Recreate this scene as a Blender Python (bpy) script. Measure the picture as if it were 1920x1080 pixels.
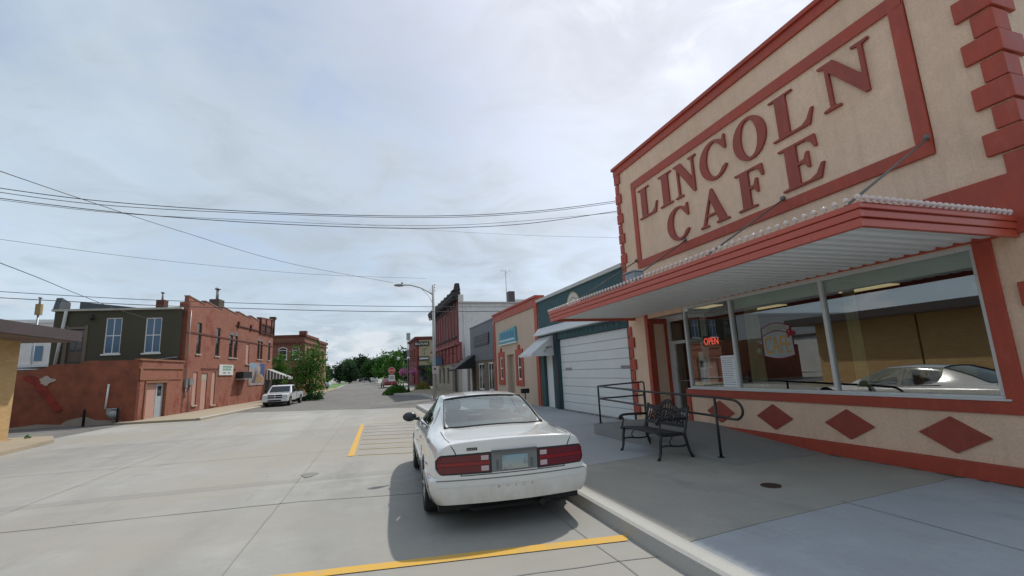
import bpy, bmesh, math, random
from mathutils import Vector, Matrix
from mathutils.bvhtree import BVHTree
for o in list(bpy.data.objects): bpy.data.objects.remove(o)
S = bpy.context.scene
COL = S.collection
R = math.radians
rnd = random.Random(7)

# ------------------------------------------------------------------ camera
F_PX, PITCH, ROLL, YAW, CAM_H = 860.724, 0.1750432, -0.0466028, 0.3162706, 1.8
cd = bpy.data.cameras.new('camera'); cam = bpy.data.objects.new('camera', cd); COL.objects.link(cam)
cd.sensor_fit = 'HORIZONTAL'; cd.sensor_width = 36.0; cd.lens = 36.0*F_PX/1920.0
cd.clip_start = 0.05; cd.clip_end = 3000
Fv = Vector((math.sin(YAW)*math.cos(PITCH), math.cos(YAW)*math.cos(PITCH), math.sin(PITCH)))
Rt = Vector((math.cos(YAW), -math.sin(YAW), 0)); Up = Rt.cross(Fv)
R2 = math.cos(ROLL)*Rt + math.sin(ROLL)*Up; U2 = -math.sin(ROLL)*Rt + math.cos(ROLL)*Up
cam.matrix_world = Matrix(((R2.x, U2.x, -Fv.x, 0), (R2.y, U2.y, -Fv.y, 0), (R2.z, U2.z, -Fv.z, CAM_H), (0, 0, 0, 1)))
S.camera = cam
# ------------------------------------------------------------------ light
SUN = Vector((0.578, 0.53, 1.0)).normalized()          # direction to the sun
elev = math.asin(SUN.z); az = math.atan2(SUN.x, SUN.y)
w = bpy.data.worlds.new('World'); S.world = w; w.use_nodes = True
nt = w.node_tree; nt.nodes.clear(); N = nt.nodes.new; L = nt.links.new
out = N('ShaderNodeOutputWorld'); bg = N('ShaderNodeBackground'); bg.inputs['Strength'].default_value = 0.1
sky = N('ShaderNodeTexSky'); sky.sky_type = 'NISHITA'; sky.sun_disc = False
sky.sun_elevation = elev; sky.sun_rotation = az; sky.air_density = 1.0; sky.dust_density = 2.0; sky.altitude = 250
tc = N('ShaderNodeTexCoord')
def wmath(op, a, b=None, c=None, clamp=False):
    n = N('ShaderNodeMath'); n.operation = op; n.use_clamp = clamp
    for i, v in enumerate((a, b, c)):
        if v is None: continue
        if isinstance(v, (int, float)): n.inputs[i].default_value = v
        else: L(v, n.inputs[i])
    return n.outputs[0]
sep = N('ShaderNodeSeparateXYZ'); L(tc.outputs['Generated'], sep.inputs[0])
zz = wmath('ADD', wmath('MAXIMUM', sep.outputs[2], 0.0), 0.16)
cx = wmath('DIVIDE', sep.outputs[0], zz); cy = wmath('DIVIDE', sep.outputs[1], zz)
cmb = N('ShaderNodeCombineXYZ'); L(cx, cmb.inputs[0]); L(cy, cmb.inputs[1]); L(wmath('MULTIPLY', sep.outputs[2], 1.3), cmb.inputs[2])
def cloud(scale, det, rough, dist, off):
    m = N('ShaderNodeMapping'); m.inputs['Location'].default_value = off; L(cmb.outputs[0], m.inputs[0])
    n = N('ShaderNodeTexNoise'); n.inputs['Scale'].default_value = scale; n.inputs['Detail'].default_value = det
    n.inputs['Roughness'].default_value = rough; n.inputs['Distortion'].default_value = dist
    L(m.outputs[0], n.inputs['Vector']); return n.outputs['Fac']
c1 = cloud(0.9, 7, 0.55, 0.4, (3.1, 1.7, 0)); c2 = cloud(2.6, 8, 0.6, 0.6, (0.3, 5.2, 1)); c3 = cloud(0.45, 3, 0.5, 0.2, (7.7, 2.1, 4))
# opacity of the thin cloud sheet
dens = wmath('ADD', wmath('MULTIPLY', c1, 0.55), wmath('MULTIPLY', c2, 0.45))
mr = N('ShaderNodeMapRange'); mr.inputs[1].default_value = 0.38; mr.inputs[2].default_value = 0.54; mr.inputs[3].default_value = 0.46; mr.inputs[4].default_value = 0.97
L(dens, mr.inputs[0])
# brightness of the cloud: brighter toward the sun, darker undersides
dp = N('ShaderNodeVectorMath'); dp.operation = 'DOT_PRODUCT'; L(tc.outputs['Generated'], dp.inputs[0]); dp.inputs[1].default_value = SUN
glow = wmath('POWER', wmath('MAXIMUM', dp.outputs['Value'], 0.0), 3.0)
base = wmath('ADD', wmath('MULTIPLY', glow, 1.1), 4.75)
sh = N('ShaderNodeMapRange'); sh.inputs[1].default_value = 0.38; sh.inputs[2].default_value = 0.62; sh.inputs[3].default_value = 1.26; sh.inputs[4].default_value = 0.88
L(wmath('ADD', wmath('MULTIPLY', c3, 0.55), wmath('MULTIPLY', c2, 0.45)), sh.inputs[0])
lum = wmath('MULTIPLY', base, sh.outputs[0])
colr = N('ShaderNodeMix'); colr.data_type = 'RGBA'; L(wmath('MULTIPLY', glow, 1.3, clamp=True), colr.inputs['Factor'])
colr.inputs['A'].default_value = (0.81, 0.97, 1.12, 1); colr.inputs['B'].default_value = (0.93, 0.98, 1.10, 1)
cc = N('ShaderNodeVectorMath'); cc.operation = 'SCALE'; L(colr.outputs['Result'], cc.inputs[0]); L(lum, cc.inputs['Scale'])
# low cumulus near the horizon
hz = N('ShaderNodeMapRange'); hz.inputs[1].default_value = 0.10; hz.inputs[2].default_value = 0.23; hz.inputs[3].default_value = 1; hz.inputs[4].default_value = 0
L(sep.outputs[2], hz.inputs[0])
m2 = N('ShaderNodeMapping'); m2.inputs['Scale'].default_value = (5, 5, 11); L(tc.outputs['Generated'], m2.inputs[0])
cn = N('ShaderNodeTexNoise'); cn.inputs['Scale'].default_value = 1.3; cn.inputs['Detail'].default_value = 9; cn.inputs['Roughness'].default_value = 0.55; L(m2.outputs[0], cn.inputs['Vector'])
cm = N('ShaderNodeMapRange'); cm.inputs[1].default_value = 0.53; cm.inputs[2].default_value = 0.62; L(cn.outputs['Fac'], cm.inputs[0])
cum = wmath('MULTIPLY', wmath('MULTIPLY', cm.outputs[0], hz.outputs[0]), 0.75)
mixA = N('ShaderNodeMix'); mixA.data_type = 'RGBA'; L(mr.outputs[0], mixA.inputs['Factor']); L(sky.outputs[0], mixA.inputs['A']); L(cc.outputs[0], mixA.inputs['B'])
mixB = N('ShaderNodeMix'); mixB.data_type = 'RGBA'; L(cum, mixB.inputs['Factor']); L(mixA.outputs['Result'], mixB.inputs['A']); mixB.inputs['B'].default_value = (5.9, 6.2, 6.6, 1)
L(mixB.outputs['Result'], bg.inputs['Color']); L(bg.outputs[0], out.inputs[0])
sl = bpy.data.lights.new('sun', 'SUN'); sl.energy = 2.3; sl.angle = R(1.2); sl.color = (1.0, 0.95, 0.86)
so = bpy.data.objects.new('sun', sl); COL.objects.link(so); so.rotation_euler = SUN.to_track_quat('Z', 'Y').to_euler(); so.location = (0, 0, 40)
vs = S.view_settings; vs.view_transform = 'Standard'; vs.look = 'None'; vs.gamma = 1; vs.exposure = 0.42
S.cycles.max_bounces = 8; S.cycles.transparent_max_bounces = 16

# ------------------------------------------------------------------ materials
def srgb(r, g, b):
    f = lambda v: (v/255/12.92) if v/255 <= .04045 else ((v/255+.055)/1.055)**2.4
    return (f(r), f(g), f(b), 1)
class MT:
    def __init__(s, name):
        s.m = bpy.data.materials.new(name); s.m.use_nodes = True; s.t = s.m.node_tree
        s.b = s.t.nodes['Principled BSDF']; s.o = s.t.nodes['Material Output']
        s.tc = s.t.nodes.new('ShaderNodeTexCoord'); s.obj = s.tc.outputs['Object']
    def n(s, t, **k):
        n = s.t.nodes.new(t)
        for a, v in k.items(): setattr(n, a, v)
        return n
    def l(s, a, b): s.t.links.new(a, b)
    def noise(s, scale, det=4, rough=.55, sc=(1, 1, 1), off=(0, 0, 0), vec=None):
        mp = s.n('ShaderNodeMapping'); mp.inputs['Scale'].default_value = sc; mp.inputs['Location'].default_value = off; s.l(vec or s.obj, mp.inputs[0])
        n = s.n('ShaderNodeTexNoise'); n.inputs['Scale'].default_value = scale; n.inputs['Detail'].default_value = det; n.inputs['Roughness'].default_value = rough
        s.l(mp.outputs[0], n.inputs['Vector']); return n.outputs['Fac']
    def rng(s, v, a, b, c, d):
        n = s.n('ShaderNodeMapRange')
        for i, x in enumerate((a, b, c, d)): n.inputs[i+1].default_value = x
        s.l(v, n.inputs[0]); return n.outputs[0]
    def mix(s, f, a, b, mode='MIX'):
        n = s.n('ShaderNodeMix', data_type='RGBA', blend_type=mode)
        for k, v in (('Factor', f), ('A', a), ('B', b)):
            if isinstance(v, (int, float)): n.inputs[k].default_value = v
            elif isinstance(v, tuple): n.inputs[k].default_value = v
            else: s.l(v, n.inputs[k])
        return n.outputs['Result']
    def math(s, op, a, b=None, clamp=False):
        n = s.n('ShaderNodeMath', operation=op, use_clamp=clamp)
        for i, v in enumerate((a, b)):
            if v is None: continue
            if isinstance(v, (int, float)): n.inputs[i].default_value = v
            else: s.l(v, n.inputs[i])
        return n.outputs[0]
    def bump(s, h, st, dist=.01):
        n = s.n('ShaderNodeBump'); n.inputs['Strength'].default_value = st; n.inputs['Distance'].default_value = dist
        s.l(h, n.inputs['Height']); s.l(n.outputs[0], s.b.inputs['Normal']); return n
    def col(s, v):
        if isinstance(v, tuple): s.b.inputs['Base Color'].default_value = v
        else: s.l(v, s.b.inputs['Base Color'])
    def rough(s, v):
        if isinstance(v, (int, float)): s.b.inputs['Roughness'].default_value = v
        else: s.l(v, s.b.inputs['Roughness'])
def c4(c): return (c[0], c[1], c[2], 1)
def sc(c, k): return (c[0]*k, c[1]*k, c[2]*k, 1)
def plain(name, c, rough=.6, metal=0., var=.12, nscale=3., bump=0., bscale=40., spec=.5, big=.6):
    M = MT(name); c = c4(c)
    a = M.noise(nscale, 6, .6); b = M.noise(big, 3, .5, off=(5, 3, 1))
    k = M.math('ADD', M.math('MULTIPLY', a, .6), M.math('MULTIPLY', b, .4))
    M.col(M.mix(M.rng(k, .3, .7, 0, 1), sc(c, 1-var), sc(c, 1+var)))
    M.rough(M.rng(a, .3, .7, max(rough-.08, .03), min(rough+.08, 1))); M.b.inputs['Metallic'].default_value = metal
    M.b.inputs['Specular IOR Level'].default_value = spec
    if bump: M.bump(M.noise(bscale, 5, .6), bump)
    return M.m
def brick(name, c1, c2, mortar, U, bw=.215, bh=.075, soot=.35, stain=None, fade=None):
    M = MT(name); dt = M.n('ShaderNodeVectorMath', operation='DOT_PRODUCT'); M.l(M.obj, dt.inputs[0]); dt.inputs[1].default_value = U
    sp = M.n('ShaderNodeSeparateXYZ'); M.l(M.obj, sp.inputs[0])
    cb = M.n('ShaderNodeCombineXYZ'); M.l(dt.outputs['Value'], cb.inputs[0]); M.l(sp.outputs[2], cb.inputs[1])
    br = M.n('ShaderNodeTexBrick'); M.l(cb.outputs[0], br.inputs['Vector']); br.inputs['Scale'].default_value = 1
    br.inputs['Brick Width'].default_value = bw; br.inputs['Row Height'].default_value = bh; br.inputs['Mortar Size'].default_value = .008
    br.inputs['Color1'].default_value = c4(c1); br.inputs['Color2'].default_value = c4(c2); br.inputs['Mortar'].default_value = c4(mortar)
    n1 = M.noise(1.1, 6, .65); n2 = M.noise(5, 4, .6, sc=(1, 1, .35))
    col = M.mix(M.rng(n1, .4, .7, 0, soot), br.outputs['Color'], sc(c1, .45))
    if fade: col = M.mix(M.rng(n2, .5, .75, 0, .5), col, c4(fade))
    if stain:
        n3 = M.noise(.8, 5, .6, off=(9, 2, 3)); z = M.rng(sp.outputs[2], 0, 1.3, .14, 0)
        col = M.mix(M.rng(M.math('ADD', n3, z), .56, .66, 0, .75), col, c4(stain))
    M.col(col); M.rough(.88); M.bump(br.outputs['Fac'], -.4, .01); return M.m
def glass(name, tint=(.75, .82, .8), ior=1.55, rough=0.0, boost=0.0, trans=(.8, .86, .84)):
    M = MT(name); M.t.nodes.remove(M.b)
    fr = M.n('ShaderNodeFresnel'); fr.inputs[0].default_value = ior
    g = M.n('ShaderNodeBsdfGlossy'); g.inputs['Color'].default_value = c4(tint); g.inputs['Roughness'].default_value = rough
    t = M.n('ShaderNodeBsdfTransparent'); t.inputs[0].default_value = c4(trans)
    gi = M.n('ShaderNodeNewGeometry'); mx = M.n('ShaderNodeMixShader'); M.l(M.math('MULTIPLY', M.math('ADD', fr.outputs[0], boost, clamp=True), M.math('SUBTRACT', 1.0, gi.outputs['Backfacing'])), mx.inputs[0]); M.l(t.outputs[0], mx.inputs[1]); M.l(g.outputs[0], mx.inputs[2])
    M.l(mx.outputs[0], M.o.inputs[0]); return M.m
def emit(name, c, st):
    M = MT(name); M.col(c4(c)); M.b.inputs['Emission Color'].default_value = c4(c); M.b.inputs['Emission Strength'].default_value = st; return M.m
def stucco(name, c, c2, bump=.5):
    M = MT(name); a = M.noise(3.2, 9, .75); b = M.noise(30, 5, .6); z = M.noise(.7, 4, .5, sc=(1, 1, .5), off=(3, 1, 8)); st = M.noise(3.5, 5, .6, sc=(2.2, 2.2, .18), off=(1, 7, 2))
    k = M.math('ADD', M.math('MULTIPLY', a, .5), M.math('MULTIPLY', z, .5))
    col = M.mix(M.rng(k, .38, .62, 0, 1), c4(c), c4(c2)); col = M.mix(M.rng(b, .42, .7, 0, .4), col, sc(c, .6))
    col = M.mix(M.rng(st, .50, .75, 0, .38), col, sc(c, .62))
    M.col(col); M.rough(.9); M.bump(M.math('ADD', b, M.noise(75, 3, .6)), bump, .012); return M.m
def concrete(name, c, streak=(1, .12, 1), var=.16, crack=False, spots=True, warm=None, slabs=None, stain=.25, tracks=False):
    M = MT(name); a = M.noise(.35, 6, .6, sc=streak); b = M.noise(2.2, 8, .65); f = M.noise(60, 4, .7); g = M.noise(.12, 4, .5, off=(3, 3, 0))
    k = M.math('ADD', M.math('MULTIPLY', a, .55), M.math('MULTIPLY', b, .3)); k = M.math('ADD', k, M.math('MULTIPLY', g, .15))
    col = M.mix(M.rng(k, .35, .65, 0, 1), sc(c, 1-var), sc(c, 1+var)); col = M.mix(M.rng(f, .38, .66, 0, .5), col, sc(c, .72))
    if slabs:
        br = M.n('ShaderNodeTexBrick', offset=0.0); mp = M.n('ShaderNodeMapping'); mp.inputs['Location'].default_value = (1.2, .3, 0); M.l(M.obj, mp.inputs[0]); M.l(mp.outputs[0], br.inputs['Vector'])
        br.inputs['Scale'].default_value = 1; br.inputs['Brick Width'].default_value = slabs[0]; br.inputs['Row Height'].default_value = slabs[1]; br.inputs['Mortar Size'].default_value = 0
        br.inputs['Color1'].default_value = (.90, .90, .90, 1); br.inputs['Color2'].default_value = (1.08, 1.07, 1.05, 1); col = M.mix(1.0, col, br.outputs['Color'], 'MULTIPLY')
    s1 = M.noise(1.3, 7, .7, sc=(1.6, .35, 1), off=(4, 9, 2)); col = M.mix(M.rng(s1, .56, .72, 0, stain), col, sc(c, .55))
    s2 = M.noise(.5, 6, .7, off=(14, 2, 6)); col = M.mix(M.rng(s2, .54, .70, 0, stain), col, sc(c, 1.3))
    vg = M.n('ShaderNodeTexVoronoi'); vg.inputs['Scale'].default_value = 5.5; M.l(M.obj, vg.inputs['Vector']); col = M.mix(M.rng(vg.outputs['Distance'], .035, .06, .35, 0), col, sc(c, .45))
    if tracks:
        sp = M.n('ShaderNodeSeparateXYZ'); M.l(M.obj, sp.inputs[0]); wx = M.math('ADD', sp.outputs[0], M.math('MULTIPLY', M.noise(.12, 3, .5, off=(2, 5, 0)), 3.0)); tot = None
        for x0 in (-6.3, -4.6, -1.9, -.2):
            e = M.rng(M.math('ABSOLUTE', M.math('SUBTRACT', wx, x0+1.5)), 0, .45, 1, 0); tot = e if tot is None else M.math('MAXIMUM', tot, e)
        col = M.mix(M.math('MULTIPLY', M.math('MULTIPLY', tot, M.rng(s1, .4, .6, .3, 1)), .38), col, sc(c, .66))
    if warm: col = M.mix(M.rng(M.noise(.22, 4, .55, off=(8, 1, 2)), .45, .62, 0, .8), col, c4(warm))
    if spots:
        v = M.n('ShaderNodeTexVoronoi'); v.inputs['Scale'].default_value = .9; v.inputs['Randomness'].default_value = 1; M.l(M.obj, v.inputs['Vector'])
        col = M.mix(M.rng(v.outputs['Distance'], .015, .03, .6, 0), col, sc(c, .3))
    if crack:
        v = M.n('ShaderNodeTexVoronoi', feature='DISTANCE_TO_EDGE'); v.inputs['Scale'].default_value = .22
        mp = M.n('ShaderNodeVectorMath', operation='ADD'); M.l(M.obj, mp.inputs[0]); nn = M.n('ShaderNodeTexNoise'); nn.inputs['Scale'].default_value = .8; nn.inputs['Detail'].default_value = 6
        M.l(M.obj, nn.inputs['Vector']); M.l(nn.outputs['Color'], mp.inputs[1]); M.l(mp.outputs[0], v.inputs['Vector'])
        col = M.mix(M.rng(v.outputs['Distance'], .002, .008, .55, 0), col, sc(c, .35))
    M.col(col); M.rough(.9); M.b.inputs['Specular IOR Level'].default_value = .25; M.bump(f, .25, .006); return M.m
def leafm(name, c, c2):
    M = MT(name); gi = M.n('ShaderNodeNewGeometry'); a = M.noise(.7, 3, .5); rr = gi.outputs['Random Per Island']
    col = M.mix(M.math('ADD', M.math('MULTIPLY', a, .6), M.math('MULTIPLY', rr, .45), clamp=True), c4(c), c4(c2)); M.col(col); M.rough(.6)
    M.b.inputs['Specular IOR Level'].default_value = .3
    tr = M.n('ShaderNodeBsdfTranslucent'); M.l(col, tr.inputs[0]); mx = M.n('ShaderNodeMixShader'); mx.inputs[0].default_value = .3
    M.l(M.b.outputs[0], mx.inputs[1]); M.l(tr.outputs[0], mx.inputs[2]); M.l(mx.outputs[0], M.o.inputs[0]); return M.m

def faded(name, c, rough):
    M = MT(name); a = M.noise(1.6, 7, .7); b = M.noise(9, 5, .65, sc=(1, 1, .3)); f = M.noise(70, 3, .6)
    k = M.math('ADD', M.math('MULTIPLY', a, .6), M.math('MULTIPLY', b, .4)); col = M.mix(M.rng(k, .35, .65, 0, 1), sc(c, .82), sc(c, 1.16))
    col = M.mix(M.rng(b, .58, .78, 0, .35), col, (.42, .16, .11, 1)); M.col(col); M.rough(M.rng(a, .3, .7, rough-.08, rough+.15)); M.bump(f, .22, .006); return M.m
DRED = (.31, .055, .034); RED = (.40, .062, .032); TAN = (.88, .63, .46); TAN2 = (.72, .50, .355)
m_red = faded('red_trim_paint', RED, .5)
m_redmetal = plain('red_metal_fascia', (.47, .08, .046), .32, var=.07, spec=.6)
m_dred = faded('dark_red_sign_paint', DRED, .5)
m_tan = stucco('tan_stucco', TAN, TAN2)
m_peach = stucco('peach_stucco', (.60, .46, .35), (.53, .41, .31), .3)
m_white = plain('white_paint', (.72, .72, .70), .45, var=.05)
m_alu = plain('white_aluminium', (.62, .64, .64), .35, var=.05, metal=.2)
m_soffit = plain('white_soffit', (.80, .81, .79), .45, var=.05)
m_blackiron = plain('black_iron', (.012, .012, .014), .42, var=.2, spec=.6)
m_black = plain('black_matt', (.012, .012, .013), .7)
m_dark = plain('dark_interior', (.035, .03, .027), .8)
m_green = plain('dark_green_stucco', (.028, .08, .09), .7, var=.18, bump=.3, bscale=50)
m_navy = plain('navy_paint', (.012, .018, .03), .5)
m_gdoor = plain('garage_door_white', (.68, .70, .69), .45, var=.06, nscale=1.5)
m_galv = plain('galvanised', (.33, .34, .35), .45, metal=.5, var=.1)
m_pole = plain('pale_pole', (.42, .42, .40), .6, var=.12, nscale=5)
m_grey = plain('grey_ribbed_metal', (.145, .155, .175), .45, var=.08, metal=.1)
m_charcoal = plain('charcoal_sign', (.018, .02, .024), .5)
m_glass = glass('shop_glass', (.95, .98, .98), 1.65, boost=.17, trans=(.80, .84, .82))
m_dglass = plain('dark_window_glass', (.02, .024, .028), .08, var=.2, spec=.8)
m_bglass = plain('blue_blind_glass', (.045, .11, .19), .15, var=.12, spec=.7)
m_bulb = plain('clear_bulb', (.66, .54, .50), .06, var=.05, spec=.9)
LU = (math.sin(R(7.5)), math.cos(R(7.5)), 0)            # street direction of the left side
LN = (math.cos(R(7.5)), -math.sin(R(7.5)), 0)
m_lbrick = brick('red_brick_street', (.34, .115, .07), (.25, .08, .05), (.26, .14, .10), LU, soot=.4, fade=(.27, .13, .1), stain=(.20, .04, .022))
m_lbrickS = brick('red_brick_side', (.34, .115, .07), (.25, .08, .05), (.26, .14, .10), LN)
m_brown = plain('brown_painted_wall', (.23, .07, .038), .8, var=.45, nscale=2.2, bump=.3, bscale=12)
m_olive = plain('olive_render', (.062, .058, .036), .85, var=.15, bump=.2)
m_pink = plain('pink_board', (.46, .27, .22), .75, var=.08)
m_bbrick = brick('bank_brick', (.25, .04, .03), (.17, .028, .022), (.16, .06, .05), (0, 1, 0))
m_bbrickS = brick('bank_brick_side', (.20, .045, .035), (.15, .03, .025), (.16, .06, .05), (1, 0, 0))
m_yel = brick('yellow_brick', (.52, .34, .15), (.44, .27, .11), (.42, .3, .17), (0, 1, 0), bw=.3, bh=.09, soot=.15)
m_yelS = brick('yellow_brick_side', (.52, .34, .15), (.44, .27, .11), (.42, .3, .17), (1, 0, 0), bw=.3, bh=.09, soot=.15)
m_roofb = plain('brown_fascia', (.06, .042, .042), .55, var=.12)
m_whitebrick = brick('white_painted_brick', (.74, .71, .69), (.68, .65, .63), (.5, .48, .46), (1, 0, 0), soot=.12, fade=(.45, .42, .4))
m_stone = plain('grey_stone_trim', (.04, .036, .036), .75, var=.3, nscale=6, bump=.4, bscale=8)
m_redstone = plain('red_painted_stone', (.24, .042, .04), .65, var=.25, nscale=4, bump=.3, bscale=10)
m_creamst = plain('cream_ground_floor', (.38, .34, .27), .75, var=.12)
m_road = concrete('road_concrete', (.355, .348, .33), streak=(1, .1, 1), tracks=True, warm=(.325, .305, .262), slabs=(4.1, 4.7), stain=.42, var=.2)
m_asph = concrete('weathered_asphalt', (.185, .18, .17), streak=(.9, .25, 1), var=.25, crack=True)
m_swA = concrete('pavement_blue_grey', (.34, .36, .38), streak=(.5, .5, 1), var=.14, stain=.45)
m_swB = concrete('pavement_brown_grey', (.32, .305, .27), streak=(.5, .5, 1), var=.16, stain=.5)
m_swC = concrete('pavement_light', (.37, .38, .39), streak=(.5, .5, 1), var=.08)
m_ramp = concrete('ramp_concrete', (.27, .27, .26), streak=(.5, .5, 1), var=.14)
m_kerb = concrete('kerb_concrete', (.45, .44, .41), streak=(1, .4, 1), var=.08, spots=False)
m_lsw = concrete('left_pavement', (.37, .315, .235), streak=(.6, .3, 1), var=.12)
m_yline = MT('yellow_line_paint')
_a = m_yline.noise(6, 6, .7); m_yline.col(m_yline.mix(m_yline.rng(_a, .45, .7, 0, .6), (.62, .36, .05, 1), (.42, .33, .2, 1))); m_yline.rough(.8); m_yline = m_yline.m
m_yfaint = plain('worn_yellow_line', (.42, .31, .17), .85, var=.2)
m_joint = plain('joint_tar', (.22, .215, .20), .9)
m_grass = plain('grass', (.055, .11, .025), .9, var=.3, nscale=1.)
m_bark = plain('bark', (.06, .045, .035), .9, var=.3, bump=.5, bscale=20)
m_leafA = leafm('leaf_light', (.032, .10, .013), (.085, .21, .024))
m_leafB = leafm('leaf_mid', (.02, .062, .014), (.05, .125, .024))
m_leafC = leafm('leaf_dark', (.013, .038, .015), (.03, .066, .022))
m_pinkfl = leafm('pink_petals', (.42, .05, .22), (.75, .35, .55))

# ------------------------------------------------------------------ geometry helpers
class Fr:
    """wall frame: u along the wall, w outward, z up"""
    def __init__(s, o, U, Nn): s.o = Vector(o); s.U = Vector(U); s.N = Vector(Nn)
    def __call__(s, u, w, z): return s.o + s.U*u + s.N*w + Vector((0, 0, z))
WORLD = Fr((0, 0, 0), (1, 0, 0), (0, 1, 0))
RW = Fr((7.5, 0, 0), (0, 1, 0), (-1, 0, 0))            # right-hand fronts
LF = Fr((-10.36, 34.18, 0), LU, LN)                     # left-hand brick front
class MB:
    def __init__(s): s.v = []; s.f = []; s.sm = []
    def add(s, vs, fs, smooth=False):
        k = len(s.v); s.v += [Vector(v) for v in vs]; s.f += [tuple(i+k for i in f) for f in fs]; s.sm += [smooth]*len(fs); return s
    def box(s, fr, u0, u1, w0, w1, z0, z1):
        return s.add([fr(u, w_, z) for z in (z0, z1) for w_ in (w0, w1) for u in (u0, u1)],
                     [(0, 1, 3, 2), (4, 6, 7, 5), (0, 4, 5, 1), (2, 3, 7, 6), (0, 2, 6, 4), (1, 5, 7, 3)])
    def prism(s, fr, poly, w0, w1):          # poly in (u,z), extruded along w
        n = len(poly); vs = [fr(u, w0, z) for u, z in poly]+[fr(u, w1, z) for u, z in poly]
        return s.add(vs, [tuple(range(n)), tuple(range(2*n-1, n-1, -1))]+[(i, (i+1) % n, n+(i+1) % n, n+i) for i in range(n)])
    def prismU(s, fr, poly, u0, u1):         # poly in (w,z), extruded along u
        n = len(poly); vs = [fr(u0, w_, z) for w_, z in poly]+[fr(u1, w_, z) for w_, z in poly]
        return s.add(vs, [tuple(range(n)), tuple(range(2*n-1, n-1, -1))]+[(i, (i+1) % n, n+(i+1) % n, n+i) for i in range(n)])
    def prismZ(s, poly, z0, z1, fr=WORLD):   # poly in (u,w), extruded up
        n = len(poly); vs = [fr(u, w_, z0) for u, w_ in poly]+[fr(u, w_, z1) for u, w_ in poly]
        return s.add(vs, [tuple(range(n)), tuple(range(2*n-1, n-1, -1))]+[(i, (i+1) % n, n+(i+1) % n, n+i) for i in range(n)])
    def quad(s, a, b, c, d): return s.add([a, b, c, d], [(0, 1, 2, 3)])
    def tube(s, pts, r, n=8, closed=False):
        pts = [Vector(p) for p in pts]; rr = r if isinstance(r, (list, tuple)) else [r]*len(pts)
        k = len(s.v); m = len(pts); ref = None
        for i, p in enumerate(pts):
            a = pts[i-1] if (i > 0 or closed) else p; b = pts[(i+1) % m] if (i < m-1 or closed) else p
            t = (b-a).normalized()
            if ref is None: ref = t.orthogonal().normalized()
            x = (ref - t*ref.dot(t)); x = x.normalized() if x.length > 1e-6 else t.orthogonal().normalized(); ref = x; y = t.cross(x)
            for j in range(n):
                an = 2*math.pi*j/n; s.v.append(p + (x*math.cos(an)+y*math.sin(an))*rr[i])
        for i in range(m if closed else m-1):
            for j in range(n):
                i2 = (i+1) % m
                s.f.append((k+i*n+j, k+i*n+(j+1) % n, k+i2*n+(j+1) % n, k+i2*n+j)); s.sm.append(True)
        if not closed:
            s.f.append(tuple(k+j for j in range(n-1, -1, -1))); s.sm.append(False)
            s.f.append(tuple(k+(m-1)*n+j for j in range(n))); s.sm.append(False)
        return s
    def sphere(s, c, r, n=10, m=7, sq=(1, 1, 1)):
        c = Vector(c); k = len(s.v)
        for i in range(m+1):
            th = math.pi*i/m
            for j in range(n):
                ph = 2*math.pi*j/n; s.v.append(c+Vector((r*sq[0]*math.sin(th)*math.cos(ph), r*sq[1]*math.sin(th)*math.sin(ph), r*sq[2]*math.cos(th))))
        for i in range(m):
            for j in range(n): s.f.append((k+i*n+j, k+(i+1)*n+j, k+(i+1)*n+(j+1) % n, k+i*n+(j+1) % n)); s.sm.append(True)
        return s
    def ring(s, o, A, B, r0, r1, Nn, t, n=32, a0=0, a1=2*math.pi):   # flat annulus of thickness t
        o = Vector(o); A = Vector(A); B = Vector(B); Nn = Vector(Nn); full = abs(a1-a0-2*math.pi) < 1e-6
        k = n if full else n+1; vs = []
        for i in range(k):
            an = a0+(a1-a0)*i/n; d = A*math.cos(an)+B*math.sin(an)
            vs += [o+d*r0, o+d*r1, o+d*r1+Nn*t, o+d*r0+Nn*t]
        fs = []
        for i in range(n):
            p = i*4; q = ((i+1) % k)*4
            for e in range(4): fs.append((p+e, p+(e+1) % 4, q+(e+1) % 4, q+e))
        return s.add(vs, fs)
    def disc(s, o, A, B, r, Nn, t, n=32):
        o = Vector(o); A = Vector(A); B = Vector(B); Nn = Vector(Nn)
        vs = [o+(A*math.cos(2*math.pi*i/n)+B*math.sin(2*math.pi*i/n))*r for i in range(n)]; vs += [v+Nn*t for v in vs]
        return s.add(vs, [tuple(range(n)), tuple(range(2*n-1, n-1, -1))]+[(i, (i+1) % n, n+(i+1) % n, n+i) for i in range(n)])
    def wall(s, fr, u0, u1, z0, z1, ops, depth, w=0):
        us = sorted({u0, u1, *[o[0] for o in ops], *[o[1] for o in ops]}); zs = sorted({z0, z1, *[o[2] for o in ops], *[o[3] for o in ops]})
        for i in range(len(us)-1):
            for j in range(len(zs)-1):
                cu = (us[i]+us[i+1])/2; cz = (zs[j]+zs[j+1])/2
                if any(o[0] < cu < o[1] and o[2] < cz < o[3] for o in ops) or not (u0 < cu < u1 and z0 < cz < z1): continue
                s.quad(fr(us[i], w, zs[j]), fr(us[i+1], w, zs[j]), fr(us[i+1], w, zs[j+1]), fr(us[i], w, zs[j+1]))
        for a, b, c, d in ops:
            e = w-depth
            s.quad(fr(a, w, c), fr(a, e, c), fr(a, e, d), fr(a, w, d)); s.quad(fr(b, w, c), fr(b, w, d), fr(b, e, d), fr(b, e, c))
            s.quad(fr(a, w, d), fr(a, e, d), fr(b, e, d), fr(b, w, d)); s.quad(fr(a, w, c), fr(b, w, c), fr(b, e, c), fr(a, e, c))
        return s
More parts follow.
